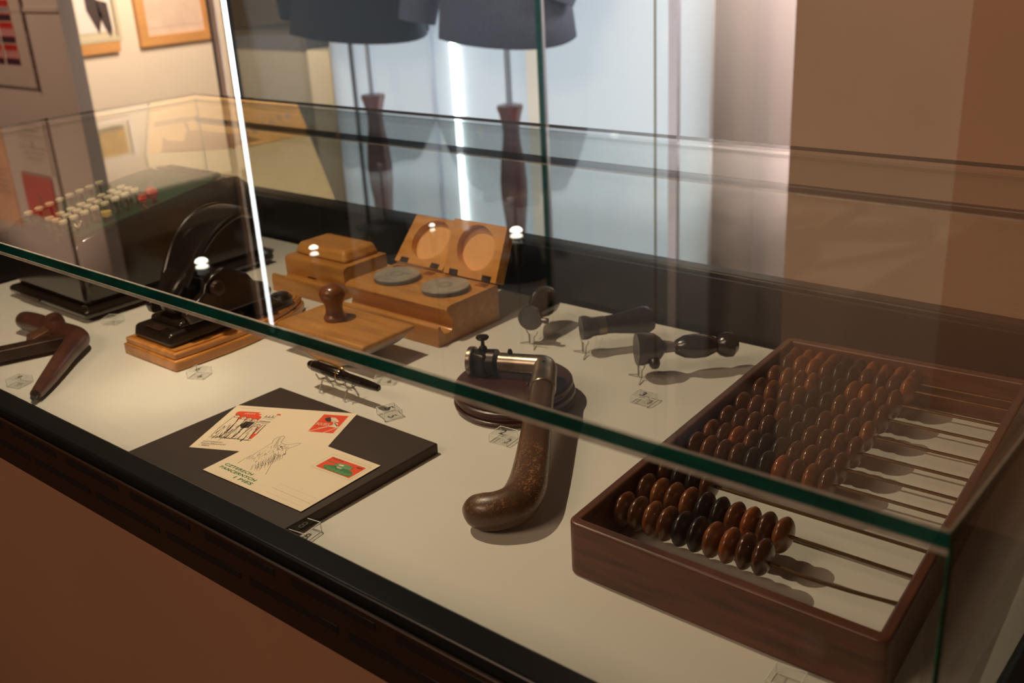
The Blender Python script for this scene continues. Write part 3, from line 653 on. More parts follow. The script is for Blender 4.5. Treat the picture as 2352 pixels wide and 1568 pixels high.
# lower card: generic sketch of a dog's head, green lettering and a tank stamp
c2 = postcard('postcard', 'cream postcard with green lettering, dog sketch and a green tank stamp', (-.84895, .48686), .0348, .0126)
s_ = []
outl = [(20, 28), (17.7, 39.9), (18.7, 49.9), (16.8, 60.9), (15.5, 70), (15.5, 76)]
s_ += chain(outl, .35)
s_ += chain([(15.5, 76), (10, 84), (9.5, 91), (12.5, 95.2), (16, 94), (19, 88), (22.6, 83.0)], .4)
s_ += chain([(22.6, 83), (29.7, 82.5), (33, 84), (38, 91), (41.5, 94), (42.5, 89), (40.5, 82), (39.8, 77)], .4)
s_ += chain([(39.8, 77), (42, 73), (46, 69), (47.3, 65.7), (45, 63), (40, 61.8), (36.4, 63.1), (38, 60), (43, 57), (47, 52), (50, 48), (57, 38), (64, 28)], .4)
for k in range(46):
    y = 30 + k * .75; x0 = 36 + (k % 5) * 2.0 + rnd.uniform(-1, 1); s_.append((x0, y + 4, x0 + 6 + rnd.uniform(0, 4), y - 4, .34))
for k in range(60):
    x = rnd.uniform(17, 34); y = rnd.uniform(38, 76) ; s_.append((x, y, x + rnd.uniform(1, 3), y - rnd.uniform(2, 5), .28))
for k in range(50):
    x = rnd.uniform(19, 38); y = rnd.uniform(73, 82); s_.append((x, y, x + rnd.uniform(.5, 2), y - rnd.uniform(1.5, 3.5), .3))
for k in range(16): s_.append((11 + k * .5, 90 - k * .8, 13 + k * .5, 91.5 - k * .7, .15))
s_ += chain(circ(30, 77, 1.5, 8, 1.1), .5)
pr_lines(c2, 'pencil_sketch', s_, 'ink_grey', 2)
pr_poly(c2, 'sketch_nose', circ(46.2, 67.8, 1.5, 8), 'ink_grey', 3)
pr_poly(c2, 'sketch_eye', circ(30, 77, .9, 8), 'card_dark', 3)
pr_text(c2, 'lettering', 'CZTERECH', 10.2, 18.6, 43, 4.3, 'card_green', spacing=1.12, shear=.1, bold=.028)
pr_text(c2, 'lettering', 'PANCERNYCH', 9.8, 12.2, 56, 4.3, 'card_green', spacing=1.12, shear=.1, bold=.028)
pr_text(c2, 'lettering', 'I PIES', 40.6, 5.8, 27.5, 4.3, 'card_green', spacing=1.12, shear=.1, bold=.028)
for n_, mm_ in (('CZTERECH', 0), ): pass
pr_poly(c2, 'stamp', [(93.6, 67.8), (141, 68.6), (140.9, 92.4), (93.6, 91.4)], 'card_red', 1)
pl_ = []
for k in range(27):
    for yy in (64.9 + k * .04, 95.2 + k * .03): pl_ += chain(circ(90.0 + k * 2.06, yy, .75, 7) , .13)
for k in range(1, 14):
    for xx in (89.6, 144.0): pl_ += chain(circ(xx, 65 + k * 2.25, .75, 7), .13)
pr_lines(c2, 'perforation_print', pl_, 'card_green_light', 1)
pr_poly(c2, 'tank_print', [(99.5, 73.5), (101, 76.2), (104, 77), (108, 78.5), (111, 81), (122, 80.5), (132, 80), (137, 77), (139.5, 74), (138, 70.5), (133, 69.2), (106, 69), (101.5, 70.3)], 'card_green', 2)
pr_poly(c2, 'tank_print', [(107, 82), (112, 85.8), (121, 87.6), (128, 86), (131, 81.5), (124, 79.5), (110, 79.5)], 'card_green_light', 3)
pr_poly(c2, 'tank_print', [(112, 83.4), (118, 84.8), (118, 82), (113, 81.4)], 'card', 4)
pr_poly(c2, 'tank_print', [(113, 79.3), (121, 79), (120, 76.8), (114, 77.2)], 'card', 4)
pr_lines(c2, 'tank_print', [(94.5, 82.8, 110, 82.4, 1.1), (122, 87, 122, 83, .5), (125, 88, 126, 83, .7), (128.5, 87, 130, 82, .7), (106, 78.6, 136, 77.6, .6)], 'card_green', 4)
for k, (x, y) in enumerate([(103, 73.6), (108.2, 72.3), (114, 72.3), (120, 72.2), (126, 72.1), (131.7, 72.4), (136.3, 73.8)]):
    pr_poly(c2, 'wheel_print', circ(x, y, 2.55 if 0 < k < 6 else 2.0, 14), 'card_green_light', 3)
    pr_lines(c2, 'wheel_lines', chain(circ(x, y, 1.5, 10) + [(x + 1.5, y)], .25) + chain(circ(x, y, .6, 6), .3), 'card_green', 4)
pr_text(c2, 'lettering', 'POLSKA', 95.8, 88.0, 15.5, 2.9, 'ink', 4)
pr_text(c2, 'lettering', '40', 131.5, 86.8, 7.5, 3.6, 'ink', 4)
pr_text(c2, 'lettering', 'KARTKA POCZTOWA', 98, 98.6, 44, 1.2, 'ink_pale', spacing=1.8)
pr_lines(c2, 'address_line', [(89.8, 15, 146, 14.4, .3), (89.6, 23.9, 144.8, 23.9, .15), (90.4, 6.2, 143.7, 6.5, .15), (26, 1.5, 46, 1.5, .12)], 'ink_grey', 1)

# ---------------------------------------------------------------- acrylic number blocks
def block(label, x, y, rz, numeral, s_=.022):
    t_ = thing('number_block', label, 'number block', (x, y, .0002), rz)
    b = box(BM(), -s_ / 2, s_ / 2, -s_ / 2, s_ / 2, 0, .0095)
    obj('block', b, 'acrylic', t_, smooth=0)
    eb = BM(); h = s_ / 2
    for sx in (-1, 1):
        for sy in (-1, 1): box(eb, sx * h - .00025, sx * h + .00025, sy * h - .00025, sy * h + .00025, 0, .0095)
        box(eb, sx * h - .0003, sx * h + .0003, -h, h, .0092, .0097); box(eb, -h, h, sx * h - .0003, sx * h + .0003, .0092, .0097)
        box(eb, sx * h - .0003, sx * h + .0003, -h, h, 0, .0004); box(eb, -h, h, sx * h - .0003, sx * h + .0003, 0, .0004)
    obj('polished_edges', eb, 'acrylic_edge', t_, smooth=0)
    if numeral:
        me = text_mesh(numeral, .0062 if numeral != '1' else .003, .0108, Matrix.Translation((-.0031, -.0054, .0098)), 0, bold=.02)
        obj('numeral', me, 'ink', t_, smooth=0)
    return t_
block('clear number block in front of the adding machine', -1.375, .690, .5, '7')
block('clear number block in front of the amber press base', -1.090, .645, .4, '6')
block('clear number block beside the rocker blotter', -.874, .765, .5, '4')
block('clear number block 5 beside the fountain pen', -.800, .700, -.35, '5')
block('clear number block 2 beside the round dark base', -.653, .7265, .1, '2')
block('clear number block 3 in front of the handstamps', -.582, .888, .0, '3')
block('clear number block 8 at the near corner of the dark board', -.684, .481, .15, '8')
block('clear number block at the near left edge beside the hooked handle', -1.268, .498, .3, '9')
block('clear number block at the bottom edge beside the abacus', -.244, .550, .1, '')

# ---------------------------------------------------------------- fountain pen on its clear stand
z = .0275
pen = thing('fountain_pen', 'black fountain pen with gold clip and bands on a clear stand', 'pen', (-.885, .705, z))
A = (-.943, .7065, z + .001); B = (-.820, .7065, z - .001)
Mx = aim(A, B)
obj('cap', lathe(BM(), [(0, 0), (.0045, .0003), (.0056, .0025), (.0058, .008), (.0066, .0085), (.0069, .012), (.0070, .058), (.0062, .0592), (0, .0592)], Mx, 28), 'pen_black', pen, world=True)
obj('barrel', lathe(BM(), [(0, .059), (.0061, .059), (.0060, .064), (.0056, .07), (.0056, .095), (.0050, .112), (.0041, .121), (.0025, .1228), (0, .123)], Mx, 28), 'pen_black', pen, world=True)
obj('cap_band', lathe(BM(), [(.0060, .0083), (.0067, .0083), (.0067, .0093), (.0060, .0093)], Mx, 28), 'gold', pen, world=True, label='thin gold band')
obj('cap_band', lathe(BM(), [(.0069, .0535), (.0072, .0535), (.0072, .0555), (.0069, .0555)], Mx, 28), 'gold', pen, world=True, label='thin gold band')
obj('clip', tube(BM(), [(-.930, .7085, z + .0070, .0009, .0016), (-.926, .7095, z + .0092, .001, .0018), (-.905, .710, z + .0086, .0009, .0016), (-.893, .710, z + .0075, .0009, .0014), (-.888, .710, z + .0073, .0018, .0019), (-.885, .710, z + .0068, .0008, .001)], 10), 'gold', pen, world=True, label='gold clip')
obj('lever', box(BM(), -.872, -.846, .7005, .7018, z + .0015, z + .0028), 'blackened', pen, world=True)
def acr(bm, pts, r_=.0009): return tube(bm, [(*p_, r_) for p_ in pts], 6)
t_ = thing('pen_stand', 'clear ribbed acrylic stand holding the fountain pen', 'stand', (-.885, .705, 0))
for x in (-.917, -.900, -.883, -.866):
    obj('cradle_rib', acr(BM(), smooth_path([(x, .694, z - .001), (x, .698, z - .0085), (x, .7065, z - .0105), (x, .716, z - .007), (x, .718, z - .002)], 3)), 'glass_bevel', t_, world=True)
for y, z_ in ((.700, .0165), (.7125, .0165), (.706, .0155)): obj('cradle_bar', acr(BM(), [(-.922, y, z_), (-.862, y, z_)]), 'glass_bevel', t_, world=True)
for x in (-.917, -.872):
    for sy in (-1, 1): obj('leg', acr(BM(), smooth_path([(x, .7065 + sy * .003, .0165), (x, .7065 + sy * .008, .008), (x, .7065 + sy * .011, .001)], 3), .0011), 'glass_bevel', t_, world=True)

# ---------------------------------------------------------------- round base with metal elbow and wooden handle
ds = thing('turned_base', 'round dark oxblood turned wooden base under the metal elbow', 'base', (-.703, .806, 0))
obj('disc', lathe(BM(), [(0, .0003), (.066, .0003), (.069, .003), (.070, .007), (.0665, .009), (.0665, .011), (.0695, .0135), (.0690, .0175), (.0655, .0195), (.0655, .0215), (.0675, .024), (.0668, .028), (.064, .0300), (0, .0302)], Matrix.Translation((-.703, .806, 0)), 64), 'disc_wood', ds, world=True)
hd = thing('elbow_stamp_handle', 'scuffed brown wooden handle with right-angled steel elbow resting on the turned base', 'tool', (-.60, .72, 0))
obj('handle', tube(BM(), smooth_path([(-.642, .783, .045, .0135, .0135), (-.615, .742, .040, .0142, .0145), (-.585, .698, .034, .0150, .016), (-.558, .657, .028, .0158, .0175), (-.541, .628, .024, .0170, .0190), (-.535, .606, .0215, .0180, .0190), (-.543, .590, .0195, .0178, .0175), (-.555, .583, .0182, .0170, .0168), (-.565, .581, .0178, .0140, .0135), (-.5715, .580, .0176, .0075, .007), (-.5735, .580, .0176, .002, .002)], 5), 22), 'scuffed', hd, world=True)
obj('elbow', tube(BM(), smooth_path([(-.722, .806, .0460, .0115, .0115), (-.700, .814, .0465, .0115, .0115), (-.682, .820, .047, .0118, .0118), (-.672, .822, .0475, .0122, .0125), (-.664, .815, .0475, .0130, .0135), (-.656, .804, .0472, .0132, .0135), (-.648, .792, .0465, .0140, .0142), (-.638, .7775, .0450, .0146, .0148), (-.636, .7745, .0447, .0138, .0138)], 6), 22), 'steel', hd, world=True, label='dull steel elbow tube')
obj('collar', lathe(BM(), [(.0125, 0), (.0150, 0), (.0152, .009), (.0125, .009)], aim((-.735, .8010, .0455), (-.700, .8145, .0462)), 26), 'blackened', hd, world=True, label='blackened collar')
b = BM()
cu_ = aim((-.742, .798, .030), (-.742, .798, .06))
box(b, -.012, .012, -.012, .012, .001, .028, cu_)
obj('clamp_block', b, 'blackened', hd, world=True, bevel=.003, label='blackened clamp block')
obj('clamp_cap', lathe(BM(), [(0, 0), (.0165, 0), (.0170, .004), (.0165, .006), (0, .006)], aim((-.757, .7925, .0450), (-.735, .801, .0455)), 28), 'steel', hd, world=True)
obj('thumb_screw', lathe(BM(), [(.0045, -.004), (.0048, .003), (.0022, .006), (.0020, .0115), (.0065, .0135), (.0078, .0155), (.0070, .0170), (.003, .0182), (0, .0184)], Matrix.Translation((-.742, .800, .0590)), 22), 'blackened', hd, world=True)
obj('stud', lathe(BM(), [(.0030, 0), (.0030, .003), (.0020, .006), (0, .0068)], Matrix.Translation((-.7105, .8105, .0570)), 14), 'blackened', hd, world=True)
obj('rivet', lathe(BM(), [(.0022, 0), (.0018, .0012), (0, .0016)], Matrix.Translation((-.660, .8085, .0598)), 12), 'blackened', hd, world=True)
obj('rivet', lathe(BM(), [(.0022, 0), (.0018, .0012), (0, .0016)], aim((-.664, .784, .041), (-.684, .776, .041)), 12), 'steel', hd, world=True)

# ---------------------------------------------------------------- handstamps on clear stands
def seal_stand(label, x, y, rz):
    t_ = thing('stamp_stand', label, 'stand', (x, y, 0), rz)
    for sx in (-1, 1):
        obj('prong', acr(BM(), smooth_path([(sx * .015, .002, .024), (sx * .011, .002, .018), (sx * .006, .002, .013), (sx * .005, .002, .004)], 3), .0008), 'glass_bevel', t_)
        obj('prong', acr(BM(), smooth_path([(sx * .013, .022, .024), (sx * .009, .022, .018), (sx * .006, .020, .008), (sx * .006, .018, .003)], 3), .0007), 'acrylic', t_)
        obj('foot', acr(BM(), [(sx * .005, .002, .004), (sx * .016, -.006, .0009)], .0009), 'glass_bevel', t_)
        obj('foot', acr(BM(), [(sx * .006, .018, .003), (sx * .014, .028, .0009)], .0009), 'acrylic', t_)
    obj('web', box(BM(), -.0055, .0055, .0015, .0028, .002, .015), 'acrylic', t_)
    obj('web_edge', box(BM(), -.006, -.0050, .0010, .0030, .002, .015), 'glass_bevel', t_)
    return t_
def face_lines(parent, p, q_, r_):
    Mx_ = aim(p, q_); bm = BM()
    for k in range(5):
        yy = (k - 2) * r_ * .3; hw = math.sqrt(max(0, (r_ * .82) ** 2 - yy * yy))
        box(bm, -hw, hw, yy - r_ * .05, yy + r_ * .05, -.0012, 0, Mx_)
    obj('engraving', bm, 'steel', parent, world=True)
    obj('rim', lathe(BM(), [(r_ * .88, -.0014), (r_, -.0014), (r_, .001), (r_ * .88, .001)], Mx_, 30), 'seal_metal', parent, world=True)
# first: short stamp pointing away
p, q_ = (-.797, .952, .038), (-.826, 1.028, .040)
t_ = thing('handstamp', 'dark handstamp seen end-on, leftmost of the three', 'stamp', p); Mx = aim(p, q_)
obj('head', lathe(BM(), [(0, 0), (.0160, 0), (.0165, .004), (.0150, .007), (.009, .010), (.007, .018)], Mx, 30), 'seal_metal', t_, world=True)
obj('handle', lathe(BM(), [(.0065, .016), (.009, .022), (.014, .036), (.0185, .052), (.0205, .066), (.017, .078), (.008, .084), (0, .085)], Mx, 26), 'seal_wood', t_, world=True)
obj('ferrule', lathe(BM(), [(.0075, .014), (.0085, .014), (.0085, .020), (.0075, .020)], Mx, 22), 'steel', t_, world=True, label='bright steel ferrule')
obj('marker_pin', lathe(BM(), [(.003, 0), (.004, .006), (.0035, .009), (0, .010)], aim((-.782, .957, .037), (-.766, .962, .036)), 12), 'seal_metal', t_, world=True)
face_lines(t_, p, q_, .0160)
seal_stand('clear stand under the leftmost handstamp', -.797, .951, -.3)
# second: wooden cone handle
p, q_ = (-.7225, .964, .036), (-.669, 1.027, .038)
t_ = thing('handstamp', 'dark handstamp with broadening straight handle, middle of the three', 'stamp', p); Mx = aim(p, q_)
obj('head', lathe(BM(), [(0, 0), (.0150, 0), (.0155, .004), (.0145, .008), (.0125, .012), (.0115, .022)], Mx, 30), 'seal_metal', t_, world=True)
obj('ferrule', lathe(BM(), [(.0112, .020), (.0122, .020), (.0120, .030), (.0112, .030)], Mx, 24), 'steel', t_, world=True, label='bright steel ferrule')
obj('handle', lathe(BM(), [(.0110, .028), (.0120, .040), (.0150, .060), (.0175, .076), (.0178, .084), (.014, .091), (.006, .094), (0, .0945)], Mx, 26), 'seal_wood', t_, world=True)
face_lines(t_, p, q_, .0150)
seal_stand('clear stand under the middle handstamp', -.7215, .963, -.55)
# third: brass head, long baluster handle with ball
p, q_ = (-.6235, .939, .038), (-.548, 1.016, .034)
t_ = thing('handstamp', 'black handstamp with oval grip and ball end, rightmost of the three', 'stamp', p); Mx = aim(p, q_)
obj('head', lathe(BM(), [(0, 0), (.0195, 0), (.0200, .005), (.0185, .010), (.0180, .020), (.013, .027), (.0065, .032), (.0055, .046)], Mx, 30), 'seal_metal', t_, world=True)
obj('handle', lathe(BM(), [(.0060, .044), (.0085, .046), (.0135, .056), (.0150, .068), (.0140, .082), (.0095, .093), (.0085, .095), (.0125, .099), (.0155, .106), (.0150, .114), (.009, .120), (0, .1215)], Mx, 28), 'seal_wood', t_, world=True)
obj('thumb_lug', lathe(BM(), [(0, 0), (.004, .001), (.0065, .005), (.0065, .012), (.004, .016), (0, .017)], aim((-.6045, .944, .033), (-.598, .938, .018)), 16), 'seal_metal', t_, world=True)
face_lines(t_, p, q_, .0190)
seal_stand('clear stand under the rightmost handstamp', -.6215, .938, -.6)

# ---------------------------------------------------------------- inkstand with open lid
def profile_x(bm, prof, x0, x1):
    """prof in (y,z), extruded along x"""
    return prism(bm, prof, x0, x1, Matrix(((0, 0, 1, 0), (1, 0, 0, 0), (0, 1, 0, 0), (0, 0, 0, 1))))
def arc(cy, cz, r_, a0, a1, n=8): return [(cy + r_ * math.cos(math.radians(a0 + (a1 - a0) * k / n)), cz + r_ * math.sin(math.radians(a0 + (a1 - a0) * k / n))) for k in range(n + 1)]
ik = thing('inkstand', 'orange wooden inkstand with open lid and two glass inkwells', 'inkstand', (-.99, .945, 0))
pf = [(1.003, 0), (1.003, .052), (.908, .052), (.902, .0505), (.899, .047), (.900, .043), (.905, .037), (.909, .030), (.910, .024), (.907, .0175), (.900, .0145), (.892, .0165), (.888, .022), (.886, .028), (.883, .0290), (.8805, .027), (.880, 0)]
obj('body', profile_x(BM(), pf, -1.094, -.8945), 'orange_wood', ik, world=True, bevel=.0008)
for x in (-1.036, -.9415):
    iw = obj('inkwell', lathe(BM(), [(0, .0522), (.033, .0522), (.0345, .0555), (.0335, .0585), (.031, .0595), (.0295, .0578), (.024, .0572), (.0225, .0590), (.0205, .0590), (.019, .0572), (.013, .057), (.0115, .0595), (.009, .0610), (.005, .0595), (0, .0585)], Matrix.Translation((x, .948, 0)), 40), 'inkwell_glass', ik, world=True)
    iw['label'] = 'ribbed clear glass inkwell'
    obj('inkwell_rim', lathe(BM(), [(.0325, .0583), (.0337, .0583), (.0330, .0600), (.0318, .0598)], Matrix.Translation((x, .948, 0)), 40), 'glass_bevel', iw, world=True)
    obj('inkwell_ring', lathe(BM(), [(.0205, .0588), (.0222, .0588), (.0215, .0600)], Matrix.Translation((x, .948, 0)), 32), 'glass_bevel', iw, world=True)
    obj('inkwell_bowl', lathe(BM(), [(0, .0524), (.016, .0526), (.018, .0545), (.012, .0535), (0, .0530)], Matrix.Translation((x, .948, 0)), 26), 'glass_bevel', iw, world=True)
# two lids hinged at the back edge, the left one leaning further back
for x0, dy, dz in ((-1.094, .69, .724), (-.9925, .40, .9165)):
    Wd, Hd = .0985, .079
    Lp = Matrix(((1, 0, 0, x0), (0, dy, -dz, 1.004 + .012 * dz), (0, dz, dy, .053), (0, 0, 0, 1)))
    Lp = Matrix(((1, 0, 0, x0), (0, dy, -dz, 1.004), (0, dz, dy, .0525), (0, 0, 0, 1)))
    lid = obj('lid', sheet([(0, 0), (Wd, 0), (Wd, Hd), (0, Hd)], [circ(Wd / 2 + .001, .043, .0345, 44, .0325)], .013, Lp @ Matrix.Translation((0, 0, .0005))), 'orange_wood_y', ik, world=True, smooth=30, label='raised lid with a round recess')
    obj('lid_back', box(BM(), 0, Wd, 0, Hd, -.0120, -.0062, Lp), 'orange_wood_y', lid, world=True, bevel=.0012)
    obj('recess_floor', prism(BM(), circ(Wd / 2 + .001, .043, .0346, 44, .0326), -.0061, -.0056, Lp), 'pale_wood', lid, world=True)
    for cx in (.019, .081):
        obj('hinge', box(BM(), cx - .008, cx + .008, .000, .008, .0072, .0082, Lp), 'blackened', lid, world=True, bevel=.0004)
        obj('hinge_leaf', box(BM(), x0 + cx - .008, x0 + cx + .008, .984, .994, .0522, .0532), 'gold', ik, world=True)

# ---------------------------------------------------------------- second desk box, lid closed
bx = thing('stepped_desk_box', 'closed orange wooden desk box with stepped lid beside the inkstand', 'box', (-1.22, .98, 0))
pf = [(1.035, 0), (1.035, .050)] + [(.952, .0500), (.947, .048), (.9445, .044), (.9445, .026)] + arc(.9385, .0215, .0065, 20, -140, 6) + [(.927, .0225), (.9205, .0275), (.9165, .0265), (.9150, .022), (.9150, 0)]
obj('body', profile_x(BM(), pf, -1.288, -1.150), 'orange_wood', bx, world=True, bevel=.001)
obj('lid', hexa(BM(), [(-1.280, .958, .0503), (-1.160, .958, .0503), (-1.160, 1.032, .0503), (-1.280, 1.032, .0503)], [(-1.274, .964, .0690), (-1.167, .964, .0690), (-1.167, 1.026, .0690), (-1.274, 1.026, .0690)]), 'orange_wood_y', bx, world=True, bevel=.006, seg=4)
obj('chip', box(BM(), -1.235, -1.215, .9440, .9450, .0215, .0235), 'ink', bx, world=True)

# ---------------------------------------------------------------- rocker blotter
bl = thing('rocker_blotter', 'orange wooden rocker blotter with dark turned knob', 'blotter', (-.983, .80, 0))
obj('top_plate', hexa(BM(), [(-1.067, .755, .0345), (-.899, .755, .0345), (-.899, .846, .0345), (-1.067, .846, .0345)], [(-1.067, .755, .0435), (-.899, .755, .0435), (-.899, .846, .0435), (-1.067, .846, .0435)]), 'orange_wood', bl, world=True, bevel=.0035, seg=3)
Rr = .101; cz = Rr + .0008; cxb = -.983
am = math.acos((Rr - .0325) / Rr)
def arcb(R_): return [(cxb + R_ * math.sin(a), cz - R_ * math.cos(a)) for a in [-am + 2 * am * k / 30 for k in range(31)]]
mv = Matrix(((1, 0, 0, 0), (0, 0, 1, 0), (0, 1, 0, 0), (0, 0, 0, 1)))
obj('rocker', prism(BM(), arcb(Rr)[::-1], .762, .838, mv), 'orange_wood', bl, world=True)
ps_ = arcb(Rr + .0006)
b = BM()
for (x0, z0), (x1, z1) in zip(ps_, ps_[1:]): b.faces.new([b.verts.new(c_) for c_ in ((x0, .7612, z0), (x1, .7612, z1), (x1, .8388, z1), (x0, .8388, z0))])
bmesh.ops.remove_doubles(b, verts=b.verts, dist=1e-5)
o_ = obj('blotting_paper', b, 'blotting', bl, world=True); sd = o_.modifiers.new('thick', 'SOLIDIFY'); sd.thickness = .0012; sd.offset = 0
obj('knob', lathe(BM(), [(.0140, 0), (.0150, .002), (.0148, .005), (.0125, .0075), (.0112, .012), (.0112, .019), (.0135, .026), (.0168, .032), (.0175, .037), (.0160, .0420), (.0105, .0465), (.004, .0485), (0, .0488)], Matrix.Translation((-1.004, .803, .0437)), 32), 'knob_wood', bl, world=True)

# ---------------------------------------------------------------- cast iron press on amber base
pb = thing('embossing_press', 'black cast-iron hand press with curved lever on an amber wooden base', 'press', (-1.185, .74, 0))
def base_outline(s_, dy=0):
    pts = [(-.0605, .634), (.0605, .634), (.0640, .670), (.0650, .710), (.0635, .748), (.0570, .790), (.0450, .830), (.0300, .862), (.0150, .882), (0, .888)]
    full = [(x, y) for x, y in pts] + [(-x, y) for x, y in pts[::-1][1:]]
    full = full[:-1]
    cy = .755
    return [(-1.186 + x * s_, cy + (y - cy) * (1 - (1 - s_) * .5)) for x, y in full]
obj('base', prism(BM(), base_outline(1.0), .0003, .0150), 'amber_wood', pb, world=True, bevel=.0030, seg=3, label='amber wooden base with moulded edge')
obj('base_moulding', prism(BM(), base_outline(.95), .0150, .0235), 'amber_wood', pb, world=True, bevel=.0035, seg=3)
obj('base_top', prism(BM(), base_outline(.86), .0235, .0252), 'amber_wood', pb, world=True)
obj('iron_foot', hexa(BM(), [(-1.2330, .642, .0254), (-1.1420, .642, .0254), (-1.1420, .765, .0254), (-1.2330, .765, .0254)], [(-1.2300, .645, .0440), (-1.1450, .645, .0440), (-1.1450, .762, .0440), (-1.2300, .762, .0440)]), 'iron', pb, world=True, bevel=.006, seg=4)
obj('iron_foot_rim', hexa(BM(), [(-1.2240, .665, .0440), (-1.1510, .665, .0440), (-1.1510, .780, .0440), (-1.2240, .780, .0440)], [(-1.222, .668, .0520), (-1.153, .668, .0520), (-1.153, .778, .0520), (-1.222, .778, .0520)]), 'iron', pb, world=True, bevel=.003)
mz = lambda x: Matrix(((0, 0, 1, x), (1, 0, 0, 0), (0, 1, 0, 0), (0, 0, 0, 1)))
ck = [(.672, .050), (.800, .050), (.806, .062), (.796, .074), (.780, .080), (.770, .094), (.752, .104), (.736, .110), (.716, .106), (.704, .096), (.700, .086), (.690, .080), (.676, .074), (.668, .064)]
for x in (-1.236, -1.150):
    obj('cheek', prism(BM(), ck, 0, .014, mz(x)), 'iron', pb, world=True, bevel=.003, seg=3)
obj('die_head', hexa(BM(), [(-1.218, .686, .052), (-1.156, .686, .052), (-1.156, .730, .052), (-1.218, .730, .052)], [(-1.212, .690, .088), (-1.162, .690, .088), (-1.162, .726, .088), (-1.212, .726, .088)]), 'iron', pb, world=True, bevel=.003)
obj('pivot_pin', rodz(BM(), (-1.244, .716, .090), (-1.128, .716, .090), .0065, 20), 'worn_iron', pb, world=True)
for x in (-1.247, -1.133): obj('pivot_nut', lathe(BM(), [(.0, 0), (.010, 0), (.011, .003), (.009, .008), (.004, .010), (0, .010)], aim((x, .716, .090), (x + .01, .716, .090)), 20), 'worn_iron', pb, world=True)
obj('link_pin', rodz(BM(), (-1.222, .700, .104), (-1.160, .700, .104), .0035, 12), 'rust', pb, world=True)
obj('rear_block', hexa(BM(), [(-1.205, .780, .0254), (-1.140, .780, .0254), (-1.145, .840, .0254), (-1.200, .840, .0254)], [(-1.200, .785, .058), (-1.146, .785, .058), (-1.155, .815, .045), (-1.192, .815, .045)]), 'iron', pb, world=True, bevel=.004, seg=3)
obj('rear_boss', lathe(BM(), [(.016, 0), (.017, .008), (.012, .014), (0, .016)], Matrix.Translation((-1.165, .838, .0254)), 24), 'iron', pb, world=True)
# wide spoon lever sweeping up and back
pl_ = [(-1.186, .690, .094, .026, .006), (-1.186, .704, .118, .030, .006), (-1.186, .722, .142, .034, .0065), (-1.186, .744, .160, .036, .0065), (-1.186, .768, .170, .036, .006), (-1.186, .792, .172, .033, .0055), (-1.186, .810, .164, .027, .005), (-1.186, .817, .157, .018, .004)]
obj('lever', tube(BM(), smooth_path(pl_, 5), 24, side=(1, 0, 0), power=.85), 'iron', pb, world=True, label='broad curved black lever')
for sx in (-1, 1):
    rim = [(-1.186 + sx * (p_[3] - .001), p_[1], p_[2], .0055) for p_ in pl_[:-1]]
    obj('lever_rim', tube(BM(), smooth_path(rim, 5), 10), 'iron', pb, world=True)
tube_ = [(-1.186, .684, .062, .020, .014), (-1.186, .682, .080, .023, .014), (-1.186, .690, .098, .025, .010), (-1.186, .702, .112, .024, .006)]
obj('lever_root', tube(BM(), smooth_path(tube_, 4), 20, side=(1, 0, 0), power=.7), 'iron', pb, world=True)
obj('cheek_bolt', lathe(BM(), [(.0, 0), (.006, 0), (.0055, .003), (0, .0045)], aim((-1.1365, .690, .060), (-1.12, .690, .060)), 14), 'worn_iron', pb, world=True)
obj('serial_plate', box(BM(), -1.205, -1.170, .6465, .6600, .0441, .0452), 'worn_iron', pb, world=True, bevel=.0005)

# ---------------------------------------------------------------- hooked dark handle at the left
tl = thing('hooked_tool', 'dark brown hooked handle with square iron bar at the left of the case', 'tool', (-1.30, .57, 0))
obj('handle', tube(BM(), smooth_path([(-1.462, .600, .017, .004, .004), (-1.459, .600, .018, .011, .012), (-1.448, .600, .018, .0135, .0145), (-1.425, .603, .018, .0135, .015), (-1.398, .605, .018, .013, .0145), (-1.385, .606, .017, .012, .0145), (-1.360, .607, .017, .0125, .016), (-1.335, .607, .017, .0135, .0175), (-1.312, .603, .017, .014, .0165), (-1.298, .591, .0165, .014, .0150), (-1.277, .568, .0150, .0125, .0135), (-1.250, .541, .0135, .0115, .0120), (-1.222, .513, .012, .0100, .0100), (-1.203, .493, .0105, .0085, .0080), (-1.1945, .4835, .010, .0070, .0068)], 5), 20, side=(0, 0, 1)), 'tool_brown', tl, world=True)
obj('knuckle', lathe(BM(), [(0, -.014), (.012, -.010), (.0155, 0), (.012, .010), (0, .014)], aim((-1.392, .612, .022), (-1.38, .612, .0225)), 24), 'tool_brown', tl, world=True)
obj('square_bar', hexa(BM(), [(-1.402, .440, .006), (-1.378, .436, .006), (-1.322, .590, .006), (-1.343, .597, .006)], [(-1.402, .440, .022), (-1.378, .436, .022), (-1.322, .590, .022), (-1.343, .597, .022)]), 'worn_iron', tl, world=True, bevel=.0015, label='square iron bar')
obj('wedge', hexa(BM(), [(-1.392, .566, .004), (-1.362, .560, .004), (-1.362, .592, .004), (-1.392, .596, .004)], [(-1.389, .570, .020), (-1.366, .566, .018), (-1.366, .592, .024), (-1.389, .596, .024)]), 'rust', tl, world=True, bevel=.001)
obj('tip_ferrule', tube(BM(), [(-1.1950, .4842, .010, .0048), (-1.1885, .4770, .0095, .0035)], 12), 'iron', tl, world=True)

